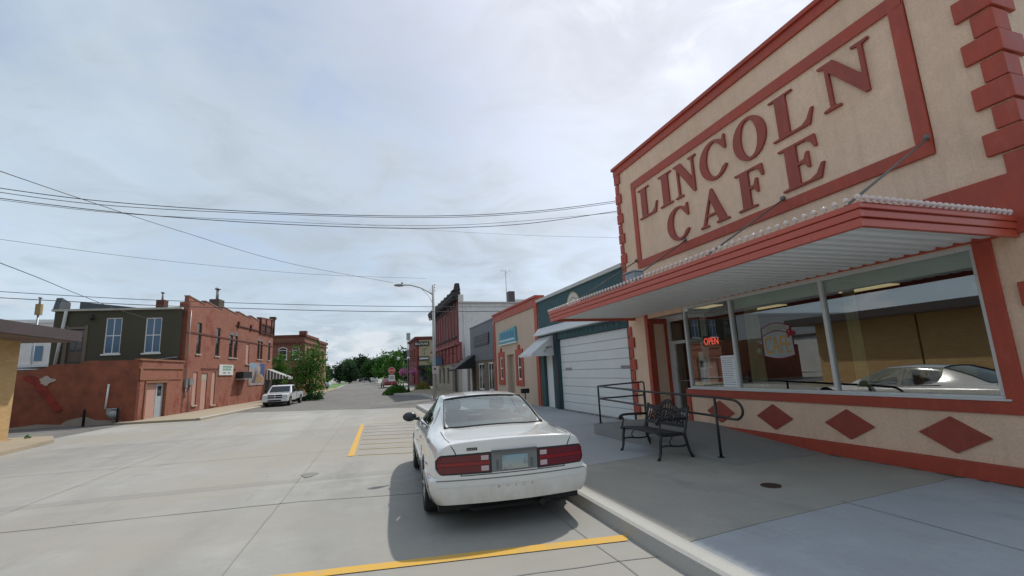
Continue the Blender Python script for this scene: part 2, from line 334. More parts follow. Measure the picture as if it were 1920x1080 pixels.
    def build(s, name, mat, parent=None, bevel=0, weld=True):
        me = bpy.data.meshes.new(name); o = bpy.data.objects.new(name, me); COL.objects.link(o)
        loc = Vector((0, 0, 0)); p = parent
        while p is not None: loc += p.location; p = p.parent
        me.from_pydata([v-loc for v in s.v], [], s.f); me.polygons.foreach_set('use_smooth', s.sm)
        bm = bmesh.new(); bm.from_mesh(me)
        if weld: bmesh.ops.remove_doubles(bm, verts=bm.verts, dist=1e-5)
        bmesh.ops.recalc_face_normals(bm, faces=bm.faces); bm.to_mesh(me); bm.free()
        for m in (mat if isinstance(mat, list) else [mat]): me.materials.append(m)
        if bevel:
            b = o.modifiers.new('bevel', 'BEVEL'); b.width = bevel; b.segments = 2; b.limit_method = 'ANGLE'; b.angle_limit = R(40)
        o.parent = parent; return o
def tag(o, label=None, cat=None, group=None, kind=None):
    if label: o['label'] = label
    if cat: o['category'] = cat
    if group: o['group'] = group
    if kind: o['kind'] = kind
    return o
def thing(name, label, cat, loc=(0, 0, 0), group=None):
    o = bpy.data.objects.new(name, None); COL.objects.link(o); o.location = loc; return tag(o, label, cat, group)
def copy_tree(o, parent=None):
    c = o.copy(); COL.objects.link(c); c.parent = parent
    for ch in list(o.children): copy_tree(ch, c)
    return c
def text_geo(txt, size=1.0, ext=.0, spacing=1.0):
    cu = bpy.data.curves.new('t', 'FONT'); cu.body = txt; cu.size = size; cu.extrude = ext; cu.space_character = spacing; cu.resolution_u = 3
    o = bpy.data.objects.new('t', cu); COL.objects.link(o); dg = bpy.context.evaluated_depsgraph_get(); me = bpy.data.meshes.new_from_object(o.evaluated_get(dg))
    vs = [v.co.copy() for v in me.vertices]; fs = [tuple(p.vertices) for p in me.polygons]
    bpy.data.objects.remove(o); bpy.data.meshes.remove(me); return vs, fs
def put_text(mb, fr, txt, u0, u1, z0, z1, w0, w1, flip=True):
    """fit text in the rectangle; flip=True when reading direction runs against +u"""
    vs, fs = text_geo(txt, 1, .5); x0 = min(v.x for v in vs); x1 = max(v.x for v in vs); y0 = min(v.y for v in vs); y1 = max(v.y for v in vs)
    V = []
    for v in vs:
        a = (v.x-x0)/(x1-x0); u = (u1-(u1-u0)*a) if flip else (u0+(u1-u0)*a)
        V.append(fr(u, w0+(w1-w0)*(v.z+.5), z0+(z1-z0)*(v.y-y0)/(y1-y0)))
    return mb.add(V, fs)
def glyph(splines, ext=.5):
    cu = bpy.data.curves.new('g', 'CURVE'); cu.dimensions = '2D'; cu.fill_mode = 'BOTH'; cu.extrude = ext
    for pts in splines:
        sp = cu.splines.new('POLY'); sp.points.add(len(pts)-1); sp.use_cyclic_u = True
        for i, (x, y) in enumerate(pts): sp.points[i].co = (x, y, 0, 1)
    o = bpy.data.objects.new('g', cu); COL.objects.link(o); dg = bpy.context.evaluated_depsgraph_get(); me = bpy.data.meshes.new_from_object(o.evaluated_get(dg))
    vs = [v.co.copy() for v in me.vertices]; fs = [tuple(p.vertices) for p in me.polygons]
    bpy.data.objects.remove(o); bpy.data.meshes.remove(me); return vs, fs
def struct(name, mb, mat): return tag(mb.build(name, mat), kind='structure')

# ================================================================== GROUND
g = MB(); g.quad((-400, -80, -.03), (400, -80, -.03), (400, 700, -.03), (-400, 700, -.03)); struct('ground', g, m_grass)
def sheet(pts, z, name, mat):
    m = MB(); m.add([(x, y, z) for x, y in pts], [tuple(range(len(pts)))]); return struct(name, m, mat)
EDGE_L, EDGE_R = (-9.0, 33.1), (2.72, 26.0)
sheet([(-14, -60), (2.70, -60), (2.70, 26.0), (-7.9, 32.3), (-11, 30)], 0, 'road', m_road)
sheet([(-60, -60), (8, -60), (8, 700), (-60, 700)], -.012, 'road_base', m_road)
sheet([(-7.9, 32.3), (2.70, 26.0), (4.6, 26.0), (4.6, 40), (3.3, 47), (3.3, 420), (-4.0, 420), (-4.0, 80), (-7.3, 58), (-60, 60), (-60, 50), (-8, 50)], -.006, 'asphalt_road', m_asph)
sheet([(3.3, 53.5), (60, 53.5), (60, 66), (3.3, 66)], -.008, 'cross_street', m_asph)
sheet([(-60, 26.5), (-11.2, 22.8), (-9.6, 23.2), (-8.6, 28), (-10.9, 28.6), (-60, 35)], -.002, 'side_street', m_asph)
# joints
def strip(mb, a, b, wd, z):
    a = Vector((a[0], a[1], z)); b = Vector((b[0], b[1], z)); d = (b-a).normalized(); n = Vector((-d.y, d.x, 0))*wd/2
    k = max(2, int((b-a).length/.35)); h = (b-a)/k; prev = None
    for i in range(k+1):
        j = Vector((d.y, -d.x, 0))*rnd.gauss(0, .006) if 0 < i < k else Vector(); ww = n*(.6+.8*rnd.random()) if wd < .05 else n
        cur = (a+h*i+j-ww, a+h*i+j+ww)
        if prev: mb.quad(prev[0], cur[0], cur[1], prev[1])
        prev = cur
jt = MB()
for a, b, wd in [((-1.3, 4.2), (-1.1, 9.6), .014), ((-1.1, 9.6), (-.76, 18.7), .014), ((-.76, 18.7), (-.5, 28), .014),
                 ((-11, 8.6), (-3.72, 8.18), .025), ((-3.72, 8.18), (-.9, 7.95), .025), ((-.9, 7.95), (.78, 7.58), .025), ((.78, 7.58), (2.3, 7.3), .022),
                 ((-1, 4.45), (1.46, 4.23), .015), ((1.46, 4.23), (2.68, 4.08), .015), ((2.31, 10), (2.26, 3.0), .016), ((2.33, 26), (2.31, 10), .016),
                 ((-11, 13.6), (2.3, 12.6), .014), ((-11, 18.6), (2.3, 17.6), .014), ((-11, 23.6), (2.3, 22.2), .014), ((-5.2, 2), (-5.0, 29), .010), ((-9, 3.4), (2.3, 1.9), .012)]:
    strip(jt, a, b, wd, .004)
struct('road_joints', jt, m_joint)
pl = MB()
pl.quad((-2.6, 5.28, .008), (2.62, 4.54, .008), (2.68, 4.70, .008), (-2.6, 5.42, .008)); struct('parking_line', pl, m_yline)
pl = MB(); pl.quad((-.33, 11.7, .008), (-.18, 11.7, .008), (.05, 18.9, .008), (-.07, 18.9, .008)); struct('bay_edge_line', pl, m_yline)
pl = MB()
for i in range(9): y = 11.75+i*.9; strip(pl, (-.12+.03*i, y), (2.3, y-.75), .06, .007)
struct('bay_hatching', pl, m_yfaint)
pt = MB(); pt.prismZ([(-.96+.14*math.cos(a)*(1+.3*math.sin(3*a)), 9.95+.22*math.sin(a)) for a in [i*.52 for i in range(12)]], .001, .009); struct('tar_patch', pt, m_joint)
# right kerb
kb = MB()
prof = [(0, -.02), (.0, .0), (.035, .13), (.07, .15), (.24, .15), (.24, -.02)]
path = [(2.66, -30), (2.66, 4), (2.72, 7), (2.72, 26), (4.55, 26.8), (4.55, 39.5), (3.3, 42), (2.4, 44), (2.4, 51), (4, 53.4), (9, 53.8)]
def sweep(mb, path, prof, side=1):
    rows = []
    for i, (x, y) in enumerate(path):
        a = Vector(path[max(i-1, 0)]); b = Vector(path[min(i+1, len(path)-1)]); d = (b-a).normalized(); n = Vector((d.y, -d.x))*side
        rows.append([Vector((x+n.x*p, y+n.y*p, z)) for p, z in prof])
    k = len(mb.v); m = len(prof); mb.v += [v for r in rows for v in r]
    for i in range(len(rows)-1):
        for j in range(m-1): mb.f.append((k+i*m+j, k+i*m+j+1, k+(i+1)*m+j+1, k+(i+1)*m+j)); mb.sm.append(False)
sweep(kb, path, prof); struct('kerb', kb, m_kerb)
# right pavement, slab by slab
def slab(poly, z0, z1, name, mat): m = MB(); m.prismZ(poly, z0, z1); return struct(name, m, mat)
JA = [(2.90, 3.9), (3.79, 4.01), (5.3, 4.13), (7.21, 4.27), (9.5, 4.4)]
JBl = [(2.94, 7.32), (3.59, 7.38), (4.59, 7.51), (5.29, 7.66), (9.5, 7.9)]
slab([(2.90, -30), (16, -30), (16, 2.9), (9.5, 2.9)]+JA[::-1], -.02, .15, 'pavement', m_swA)
slab([(x, y+.018) for x, y in JA]+[(x, y) for x, y in JBl[::-1]], -.02, .148, 'pavement_brown', m_swB)
slab([(x, y+.012) for x, y in JBl]+[(9.5, 26), (2.96, 26)], -.02, .15, 'pavement_far', m_swC)
slab([(4.79, 26.012), (7.5, 26.012), (7.5, 53.5), (4.5, 53.4), (2.64, 51), (2.64, 44), (3.5, 42.2), (4.79, 39.6)], -.02, .149, 'pavement_beyond', m_lsw)
sj = MB(); strip(sj, (2.9, 12.2), (7.4, 12.2), .02, .153); strip(sj, (2.9, 17.5), (7.4, 17.5), .02, .153); strip(sj, (5.2, 4.2), (5.0, -2), .012, .153); strip(sj, (2.96, 9.8), (5.4, 9.9), .015, .153)
struct('pavement_joints', sj, m_joint)
ck = MB()
def crack(x, y, ang, ln, z, wd=.008):
    p = Vector((x, y)); a = ang
    for i in range(int(ln/.12)):
        a += rnd.gauss(0, .35); a = ang+(a-ang)*.8; q = p+Vector((math.cos(a), math.sin(a)))*.12; strip(ck, tuple(p), tuple(q), wd*(.5+rnd.random()), z); p = q
for c in ((.2, 3.7, 1.9, 1.2, .005), (-4.5, 14, 1.2, 4, .005), (-1.8, 4.6, 2.3, 1.0, .005)): crack(*c)
struct('pavement_cracks', ck, m_joint)
dt = MB(); y = 12.0
while y < 17.5:
    w_ = .05+.13*rnd.random(); l_ = .1+.25*rnd.random(); dt.quad((7.5, y, .156), (7.5-w_, y+.02, .156), (7.5-w_*.7, y+l_, .156), (7.5, y+l_, .156)); y += l_*.9
y = 3.0
while y < 9.4:
    w_ = .02+.05*rnd.random(); l_ = .1+.3*rnd.random(); dt.quad((7.45, y, .1545), (7.44-w_, y+.02, .1545), (7.44-w_*.5, y+l_, .1545), (7.45, y+l_, .1545)); y += l_+.3*rnd.random()
struct('dirt_strip', dt, plain('dry_dirt', (.12, .09, .06), .95, var=.3, nscale=20))
# left pavement and kerb
lk = [(LF(s, 3.5, 0).x, LF(s, 3.5, 0).y) for s in (-7.2, -6.4, 0, 5, 10, 15.0)]
lp = MB(); lp.prismZ([(LF(-6.2, -.4, 0).x, LF(-6.2, -.4, 0).y), *lk[1:], (LF(15.2, -.4, 0).x, LF(15.2, -.4, 0).y)], -.02, .10); struct('pavement_left', lp, m_lsw)
lkb = MB(); sweep(lkb, lk[1:], [(0, -.02), (-.0, .0), (-.02, .10), (-.05, .118), (-.2, .118), (-.2, 0)], 1); struct('kerb_left', lkb, m_kerb)
lp = MB(); lp.prismZ([(-12.15, -40), (-9.9, -40), (-10.0, 17.9), (-10.3, 20.9), (-11.2, 22.6), (-14, 23.3), (-40, 25), (-40, 22.2), (-12.15, 22.2)], -.02, .12); struct('pavement_near_left', lp, m_lsw)
lp = MB(); lp.prismZ([(-7.0, 60), (-4.6, 60.5), (-3.8, 80), (-5, 80)], -.02, .12); struct('pavement_far_left', lp, m_lsw)

# ================================================================== CAFE
def serif_glyphs():
    G = {}
    def arc(cx, cy, rx, ry, a0, a1, n=26): return [(cx+rx*math.cos(R(a0+(a1-a0)*i/n)), cy+ry*math.sin(R(a0+(a1-a0)*i/n))) for i in range(n+1)]
    G['L'] = [[(0, 0), (.68, 0), (.76, .34), (.72, .34), (.64, .15), (.54, .06), (.33, .05), (.33, .95), (.46, .96), (.46, 1), (0, 1), (0, .96), (.12, .95), (.12, .05), (0, .04)]]
    G['I'] = [[(0, 0), (.46, 0), (.46, .04), (.34, .06), (.34, .94), (.46, .96), (.46, 1), (0, 1), (0, .96), (.12, .94), (.12, .06), (0, .04)]]
    G['N'] = [[(0, 0), (.29, 0), (.29, .04), (.185, .07), (.175, .78), (.66, -.02), (.73, -.02), (.73, .93), (.83, .96), (.83, 1), (.56, 1), (.56, .96), (.665, .93), (.665, .36), (.27, 1), (0, 1), (0, .96), (.11, .90), (.12, .07), (0, .04)]]
    G['O'] = [arc(.43, .5, .43, .53, 0, 347), arc(.43, .5, .215, .465, 0, 347)]
    G['C'] = [[(.80, .64), (.76, .64)]+arc(.46, .5, .25, .46, 40, 318)+[(.755, .25), (.79, .21)]+arc(.43, .5, .43, .53, 318, 48)+[(.76, 1.02), (.80, 1.02)]]
    G['A'] = [[(0, 0), (.27, 0), (.27, .04), (.18, .07), (.245, .27), (.55, .27), (.62, .07), (.53, .04), (.53, 0), (.92, 0), (.92, .04), (.84, .07), (.49, 1.03), (.44, 1.03), (.10, .07), (0, .04)], [(.26, .33), (.53, .33), (.395, .74)]]
    G['F'] = [[(0, 0), (.46, 0), (.46, .04), (.33, .06), (.33, .48), (.44, .47), (.49, .34), (.53, .34), (.53, .70), (.49, .70), (.44, .56), (.33, .54), (.33, .945), (.50, .94), (.60, .86), (.64, .70), (.69, .70), (.67, 1), (0, 1), (0, .96), (.12, .94), (.12, .06), (0, .04)]]
    G['E'] = [[(0, 0), (.68, 0), (.76, .32), (.71, .32), (.62, .13), (.50, .055), (.33, .055), (.33, .48), (.44, .47), (.49, .34), (.53, .34), (.53, .70), (.49, .70), (.44, .56), (.33, .54), (.33, .945), (.50, .94), (.60, .86), (.64, .72), (.69, .72), (.67, 1), (0, 1), (0, .96), (.12, .94), (.12, .06), (0, .04)]]
    return {k: glyph(v) for k, v in G.items()}
cafe = thing('cafe_building', 'tan stucco cafe with dark red trim, tall lettered parapet sign and red canopy', 'building', (7.5, 7.4, .15))
Y0, Y1 = 2.97, 11.93; ZT = 7.72
wb = MB()
wb.wall(RW, Y0, Y1, .1, ZT, [(3.66, 9.48, 1.14, 3.12), (9.48, 10.98, .1, 3.0)], .16)
wb.quad(RW(Y0, 0, .1), RW(Y0, -13, .1), RW(Y0, -13, ZT), RW(Y0, 0, ZT)); wb.quad(RW(Y1, 0, .1), RW(Y1, 0, ZT), RW(Y1, -.6, ZT), RW(Y1, -.6, .1)); wb.quad(RW(Y1, -.6, .1), RW(Y1, -.6, 5.2), RW(Y1, -13, 5.2), RW(Y1, -13, .1))
wb.quad(RW(Y0, 0, ZT), RW(Y1, 0, ZT), RW(Y1, -.4, ZT), RW(Y0, -.4, ZT)); wb.quad(RW(Y0, -.4, ZT), RW(Y1, -.4, ZT), RW(Y1, -.4, 5), RW(Y0, -.4, 5))
wb.quad(RW(Y0, -.4, 5), RW(Y1, -.4, 5), RW(Y1, -13, 5), RW(Y0, -13, 5)); wb.quad(RW(Y0, -13, .1), RW(Y1, -13, .1), RW(Y1, -13, 5), RW(Y0, -13, 5))
wb.build('wall', m_tan, cafe)
tr = MB()
tr.box(RW, Y0-.06, Y1+.06, -.42, .05, ZT-.12, ZT+.08); tr.box(RW, Y0-.10, Y1+.10, -.44, .10, ZT+.08, ZT+.17)           # coping
for a, b, z0, z1 in [(3.82, 11.10, 6.82, 7.04), (3.82, 11.10, 4.46, 4.66), (10.92, 11.10, 4.66, 6.82), (3.82, 4.02, 4.66, 6.82)]: tr.box(RW, a, b, .0, .045, z0, z1)   # sign frame
tr.box(RW, Y0, Y1, 0, .05, 3.13, 3.88)                       # header beam
tr.box(RW, 3.47, 3.66, .0, .04, 1.14, 3.13); tr.box(RW, 3.47, 9.60, .0, .04, .98, 1.14)   # window surround
tr.box(RW, 9.48, 9.60, .0, .04, .36, .98); tr.box(RW, Y0, 9.60, .0, .06, .1, .36)
tr.box(RW, 10.93, 11.07, 0, .04, .1, 3.13)
tr.build('trim', m_red, cafe, bevel=.008)
z = .36; i = 0
while z < ZT-.2:
    big = i % 2 == 0; wd = .34 if big else .20
    if not (2.86 < z < 3.72):
        pr = .055 if big else .035
        q = MB(); q.prismZ([(Y0-pr, pr), (Y0+wd, pr), (Y0+wd, 0), (Y0, 0), (Y0, -(.44 if big else .28)), (Y0-pr, -(.44 if big else .28))], z+.01, z+.30, RW); q.build('quoin', m_red, cafe, bevel=.01)
        q = MB(); q.box(RW, Y1-(.26 if big else .15), Y1+.03, 0, pr, z+.01, z+.30); q.build('quoin', m_red, cafe, bevel=.01)
    z += .315; i += 1
dm = MB()
for yc in (7.14, 5.70, 4.29, 8.55): dm.prism(RW, [(yc-.405, .67), (yc, .44), (yc+.405, .67), (yc, .91)], 0.001, .025)
for k, yc in enumerate((8.55, 7.14, 5.70, 4.29)):
    d = MB(); d.prism(RW, [(yc-.405, .67), (yc, .44), (yc+.405, .67), (yc, .91)], .0, .028); d.build('diamond', m_dred, cafe)
G = serif_glyphs()
sp = MB(); sp.box(RW, 4.02, 10.92, .0, .006, 4.66, 6.82); sign = sp.build('sign_panel', m_tan, cafe)
for ch, ua, ub, z0, z1 in [('L', 10.77, 9.93, 5.80, 6.66), ('I', 9.81, 9.28, 5.80, 6.66), ('N', 9.17, 8.34, 5.80, 6.66), ('C', 8.23, 7.40, 5.80, 6.66), ('O', 7.19, 6.35, 5.80, 6.66), ('L', 6.23, 5.37, 5.82, 6.66), ('N', 5.19, 4.33, 5.84, 6.68),
                           ('C', 9.62, 8.79, 4.79, 5.60), ('A', 8.43, 7.54, 4.79, 5.60), ('F', 7.27, 6.55, 4.79, 5.60), ('E', 6.18, 5.33, 4.80, 5.62)]:
    vs_, fs_ = G[ch]; x1 = max(v.x for v in vs_); x0 = min(v.x for v in vs_); m = MB()
    m.add([RW(ua-(ua-ub)*(v.x-x0)/(x1-x0), .032+v.z*.05, z0+(z1-z0)*v.y) for v in vs_], fs_); m.build('letter', m_dred, sign, bevel=.004)
# canopy
m_rod = plain('dull_rod', (.16, .15, .14), .5, metal=.3)
CX, CY0, CY1 = 2.65, 3.2, 11.6
cf = MB()
def fascia(mb, z0, z1, o):
    mb.box(RW, CY0-o, CY1+o, CX-.05, CX+o, z0, z1); mb.box(RW, CY0-o, CY0+.05, .001, CX-.05, z0, z1); mb.box(RW, CY1-.05, CY1+o, .001, CX-.05, z0, z1)
fascia(cf, 3.08, 3.175, .0); fascia(cf, 3.18, 3.265, .015); fascia(cf, 3.27, 3.335, .03)
def droop(mb):
    for v in mb.v: v.z -= .055*max(0, (v.y-3.2)/8.4)
droop(cf)
can = cf.build('canopy', m_redmetal, cafe, bevel=.008)
tp = MB(); tp.box(RW, CY0, CY1, .05, CX-.05, 3.24, 3.27); droop(tp); tp.build('canopy_deck', m_galv, can)
sf = MB(); n = 42; pitch = (CY1-CY0-.1)/n
pts = []
for i in range(n):
    y = CY0+.05+i*pitch; pts += [(y, 3.155), (y+pitch*.45, 3.155), (y+pitch*.55, 3.195), (y+pitch*.9, 3.195)]
pts.append((CY1-.05, 3.155))
k = [RW(y, .05, z) for y, z in pts]+[RW(y, CX-.05, z) for y, z in pts]; m_ = len(pts)
sf.add(k, [(i, i+1, m_+i+1, m_+i) for i in range(m_-1)]); droop(sf); sf.build('soffit', m_soffit, can)
proto = MB(); proto.sphere((0, 0, 0), .031, 10, 7); proto.sphere((0, 0, -.03), .018, 8, 4)
bulb0 = proto.build('light_bulb', m_bulb); first = True
def bulb(y, w_):
    global first
    o = bulb0 if first else bulb0.copy()
    if not first: COL.objects.link(o)
    first = False; o.parent = can; p = RW(y, w_, 3.385-.055*(y-3.2)/8.4); o.location = p - Vector((7.5, 7.4, .15))
nb = 70
for i in range(nb): bulb(CY0-.02+(CY1-CY0+.04)*i/(nb-1), CX+.02)
for i in range(24): bulb(CY0-.02, CX-.09-i*.105)
for yw, yc in ((3.87, 3.44), (6.23, 5.6), (9.04, 8.0), (11.18, 10.4)):
    m = MB(); m.tube([RW(yw, .0, 4.72), RW(yc, 2.5, 3.38)], .016); m.sphere(RW(yw, .03, 4.72), .05); m.build('tie_rod', m_rod, can)
# window
wf = MB()
ZB, ZH = 1.14, 3.12; A0, A1 = 3.66, 9.48
for a, b, z0, z1 in [(A0, A1, ZB, ZB+.06), (A0, A1, ZH-.06, ZH), (A0, A0+.06, ZB+.06, ZH-.06), (A1-.06, A1, ZB+.06, ZH-.06), (5.80, 5.86, ZB+.06, ZH-.06), (7.92, 7.98, ZB+.06, ZH-.06)]:
    wf.box(RW, a, b, -.10, -.01, z0, z1)
wf.box(RW, 3.6, 9.5, -.03, .06, 1.14, 1.165)
win = wf.build('window', m_alu, cafe, bevel=.004)
for a, b in ((A0+.06, 5.80), (5.86, 7.92), (7.98, A1-.06)):
    m = MB(); m.box(RW, a, b, -.062, -.055, ZB+.06, ZH-.06); m.build('pane', m_glass, win)
rs = MB(); rs.box(RW, A0+.06, 7.9, -.16, -.12, ZH-.27, ZH-.06); rs.build('roller_shade', plain('shade_cloth', (.62, .70, .62), .8), win)
# door recess
rc = MB(); rc.box(RW, 9.3, 11.0, -.7, -.02, 3.0, 3.06); rc.build('recess_ceiling', m_soffit, cafe)
rw_ = MB(); rw_.quad(RW(10.98, -.16, .1), RW(10.98, -.66, .1), RW(10.98, -.66, 3.0), RW(10.98, -.16, 3.0)); rw_.build('recess_wall', m_tan, cafe)
rt = MB(); rt.box(RW, 10.94, 10.979, -.16, .0, .1, 3.0); rt.box(RW, 10.94, 10.979, -.60, -.16, 2.86, 3.0); rt.box(RW, 10.94, 10.979, -.62, -.52, .1, 2.86); rt.build('recess_trim', m_red, cafe)
dr = MB()
for a, b, z0, z1 in [(10.86, 10.97, .36, 3.0), (9.50, 9.60, .36, 3.0), (9.60, 10.86, 2.90, 3.0), (9.60, 10.86, 2.28, 2.36), (9.60, 10.86, .36, .50), (10.72, 10.86, .50, 2.28), (9.60, 9.68, .50, 2.28)]:
    dr.box(RW, a, b, -.68, -.60, z0, z1)
door = dr.build('door', m_alu, cafe, bevel=.004)
m = MB(); m.box(RW, 9.68, 10.72, -.645, -.64, .5, 2.28); m.box(RW, 9.60, 10.86, -.645, -.64, 2.36, 2.90); m.build('pane', m_glass, door)
m = MB(); m.tube([RW(10.62, -.6, 1.25), RW(10.62, -.55, 1.28), RW(10.62, -.55, 1.6), RW(10.62, -.6, 1.63)], .014); m.tube([RW(9.7, -.6, 1.3), RW(9.7, -.55, 1.3), RW(10.6, -.55, 1.3)], .012); m.build('handle', m_galv, door)
sw = MB(); sw.box(RW, 9.42, 9.48, -.66, -.16, 1.14, 1.2); sw.box(RW, 9.42, 9.48, -.66, -.16, 2.94, 3.0); sw.box(RW, 9.42, 9.48, -.66, -.60, 1.2, 2.94)
sdw = sw.build('side_window', m_alu, cafe)
m = MB(); m.box(RW, 9.445, 9.45, -.60, -.16, 1.2, 2.94); m.build('pane', m_glass, sdw)
m = MB(); m.box(RW, 9.40, 9.479, -.66, -.165, .1, 1.14); m.build('recess_base', m_tan, cafe)
# interior shell
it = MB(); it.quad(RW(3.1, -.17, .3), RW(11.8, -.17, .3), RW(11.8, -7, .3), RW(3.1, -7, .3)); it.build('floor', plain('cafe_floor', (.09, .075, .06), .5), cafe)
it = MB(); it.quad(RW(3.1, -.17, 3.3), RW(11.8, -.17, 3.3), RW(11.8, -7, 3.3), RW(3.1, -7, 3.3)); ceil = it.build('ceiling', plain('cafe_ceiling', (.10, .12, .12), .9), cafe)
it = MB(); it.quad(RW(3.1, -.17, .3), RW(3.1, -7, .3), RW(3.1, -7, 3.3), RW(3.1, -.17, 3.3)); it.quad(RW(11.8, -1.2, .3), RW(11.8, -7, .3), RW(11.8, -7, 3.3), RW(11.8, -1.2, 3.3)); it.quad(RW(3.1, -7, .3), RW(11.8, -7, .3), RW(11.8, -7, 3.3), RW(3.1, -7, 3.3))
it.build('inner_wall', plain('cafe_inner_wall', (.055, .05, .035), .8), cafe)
m_lamp = emit('ceiling_lamp_glow', (1.0, .78, .42), .4)
for a, b in ((5.6, 1.4), (8.2, 1.5), (7.0, 3.6), (10.2, 1.6), (10.2, 3.9)):
    m = MB(); m.box(RW, a, a+1.15, -b-.35, -b, 3.27, 3.295); m.build('ceiling_light', m_lamp, ceil)

# things in the cafe window
m_curt = plain('olive_curtain', (.46, .44, .26), .9, var=.15)
def curtain(ua, ub, w_, lab):
    m = MB(); n = 40; pts = [(ua+(ub-ua)*i/n, w_+.035*math.sin(i*1.5)) for i in range(n+1)]
    m.add([RW(u, w2, 1.22) for u, w2 in pts]+[RW(u, w2-.02*math.sin(u*9), 2.95) for u, w2 in pts], [(i, i+1, n+2+i, n+1+i) for i in range(n)], True)
    return tag(m.build('curtain', m_curt), lab, 'curtain', 'curtains behind the cafe window')
curtain(7.42, 7.78, -.24, 'olive curtain hanging behind the middle cafe pane, beside the white mullion')
curtain(5.46, 5.66, -.30, 'narrow olive curtain behind the largest cafe pane near its left mullion')
ns = thing('open_sign', 'red glowing OPEN sign in the left cafe window pane', 'sign', RW(8.75, -.14, 2.0))
m = MB(); m.box(RW, 8.46, 9.0, -.15, -.12, 2.10, 2.36); m.build('backing', m_black, ns)
m = MB(); put_text(m, RW, 'OPEN', 8.50, 8.96, 2.15, 2.31, -.12, -.11); m.build('lettering', emit('neon_red', (1.0, .12, .08), .8), ns)
nt_ = thing('window_notice', 'white printed notice taped to the cafe window below the open sign', 'notice', RW(8.2, -.1, 1.2))
m = MB(); m.box(RW, 8.0, 8.42, -.054, -.051, 1.21, 1.88); m.build('paper', plain('notice_paper', (.85, .88, .90), .7, var=.03), nt_)
m = MB()
for i in range(13):
    z = 1.83-i*.047; u = 8.39
    while u > 8.05+rnd.random()*.1:
        l = .02+rnd.random()*.05; m.box(RW, u-l, u, -.051, -.0495, z-.009, z); u -= l+.012
m.build('print', plain('print_ink', (.06, .08, .12), .8), nt_)
ps = thing('hanging_poster', 'dark red poster hanging below the glowing sign in the cafe window', 'poster', RW(8.7, -.2, 1.6))
m = MB(); m.box(RW, 8.50, 8.88, -.2, -.19, 1.62, 2.06); m.build('sheet', plain('maroon', (.10, .008, .014), .7), ps)
m = MB(); m.box(RW, 8.50, 8.88, -.19, -.186, 1.84, 1.85); m.build('stripe', m_white, ps)
for k, (a, b, z0, z1) in enumerate(((8.98, 9.14, 1.80, 2.0), (8.92, 9.06, 1.60, 1.72))):
    m = MB(); m.box(RW, a, b, -.07, -.066, z0, z1); tag(m.build('paper_flyer', m_white), ('upper' if k == 0 else 'lower')+' of two small white flyers at the left edge of the cafe window', 'flyer', 'flyers in the cafe window')
cb_ = thing('counter_cabinet', 'white framed cabinet with brown shelves inside the left cafe window', 'cabinet', RW(8.9, -.6, .3))
m = MB()
for a, b, z0, z1 in ((8.55, 8.60, .3, 1.66), (9.15, 9.20, .3, 1.66), (8.60, 9.15, 1.61, 1.66), (8.60, 9.15, 1.38, 1.42), (8.60, 9.15, 1.1, 1.14)): m.box(RW, a, b, -.62, -.32, z0, z1)
m.build('frame', m_white, cb_)
m = MB(); m.box(RW, 8.60, 9.15, -.60, -.58, .3, 1.60); m.build('back_panel', plain('brown_board', (.2, .12, .06), .7), cb_)
# cafe emblem painted on the glass
em = thing('window_emblem', 'arched cafe emblem with gold letters and red outline on the middle pane', 'emblem', RW(6.9, -.05, 2.2))
m = MB(); ol = [RW(7.22-.66*i/16, -.05, 2.36+.085*math.sin(math.pi*i/16)) for i in range(17)]; md = [RW(7.22-.66*i/16, -.05, 2.21+.085*math.sin(math.pi*i/16)) for i in range(17)]; lo = [RW(7.22-.70*i/16, -.05, 1.83-.06*math.sin(math.pi*i/16)) for i in range(17)]
m.tube(ol, .009, 6); m.tube(md, .009, 6); m.tube(lo, .009, 6); m.tube([ol[0], RW(7.24, -.05, 1.80)], .009, 6); m.tube([ol[-1], RW(6.53, -.05, 1.82)], .009, 6)
pg_ = MB(); pg_.add([p+Vector((.003, 0, 0)) for p in ol]+[p+Vector((.003, 0, 0)) for p in lo], [(i, i+1, 18+i, 17+i) for i in range(16)]); pg_.build('painted_sky_reflection', plain('emblem_painted_reflection', (.30, .33, .34), .6), em)  # added pale sheet, its colour imitates sky reflected in the glass behind the emblem
m_ruby = plain('ruby_outline', (.22, .006, .03), .5)
m.build('outline', m_ruby, em)
m = MB(); put_text(m, RW, 'CAFE', 6.60, 7.18, 1.86, 2.20, -.054, -.049); m.build('gold_lettering', plain('gold_paint', (.46, .25, .03), .5), em)
m = MB(); put_text(m, RW, 'LINCOLN', 6.66, 7.14, 2.30, 2.395, -.054, -.049); m.build('small_lettering', plain('dull_gold', (.26, .24, .12), .6), em)
m = MB()
for i in range(34): m.sphere(RW(6.64-rnd.random()*.18, -.05+rnd.random()*.006, 2.24+rnd.gauss(0, .035)), .018, 6, 4, (.3, 1, 1))
m.build('flower_decoration', plain('red_flower', (.30, .01, .01), .6), em)
# cafe tables and chairs seen dimly
for k, (yy, ww) in enumerate(((4.9, -1.5), (6.6, -1.6), (5.6, -3.6))):
    t = thing('cafe_table', ('dining table just behind the largest cafe pane', 'dining table behind the middle cafe pane', 'dining table furthest back in the dark cafe')[k], 'table', RW(yy, ww, .3), 'tables inside the cafe')
    m = MB(); m.box(RW, yy-.55, yy+.55, ww-.38, ww+.38, 1.02, 1.06); m.build('tabletop', plain('table_wood%d' % k, (.22, .12, .05), .35), t, bevel=.01)
    m = MB(); m.tube([RW(yy, ww, .32), RW(yy, ww, 1.02)], .04); m.disc(RW(yy, ww, .305), (1, 0, 0), (0, 1, 0), .26, (0, 0, 1), .03, 20); m.build('pedestal', m_blackiron, t)
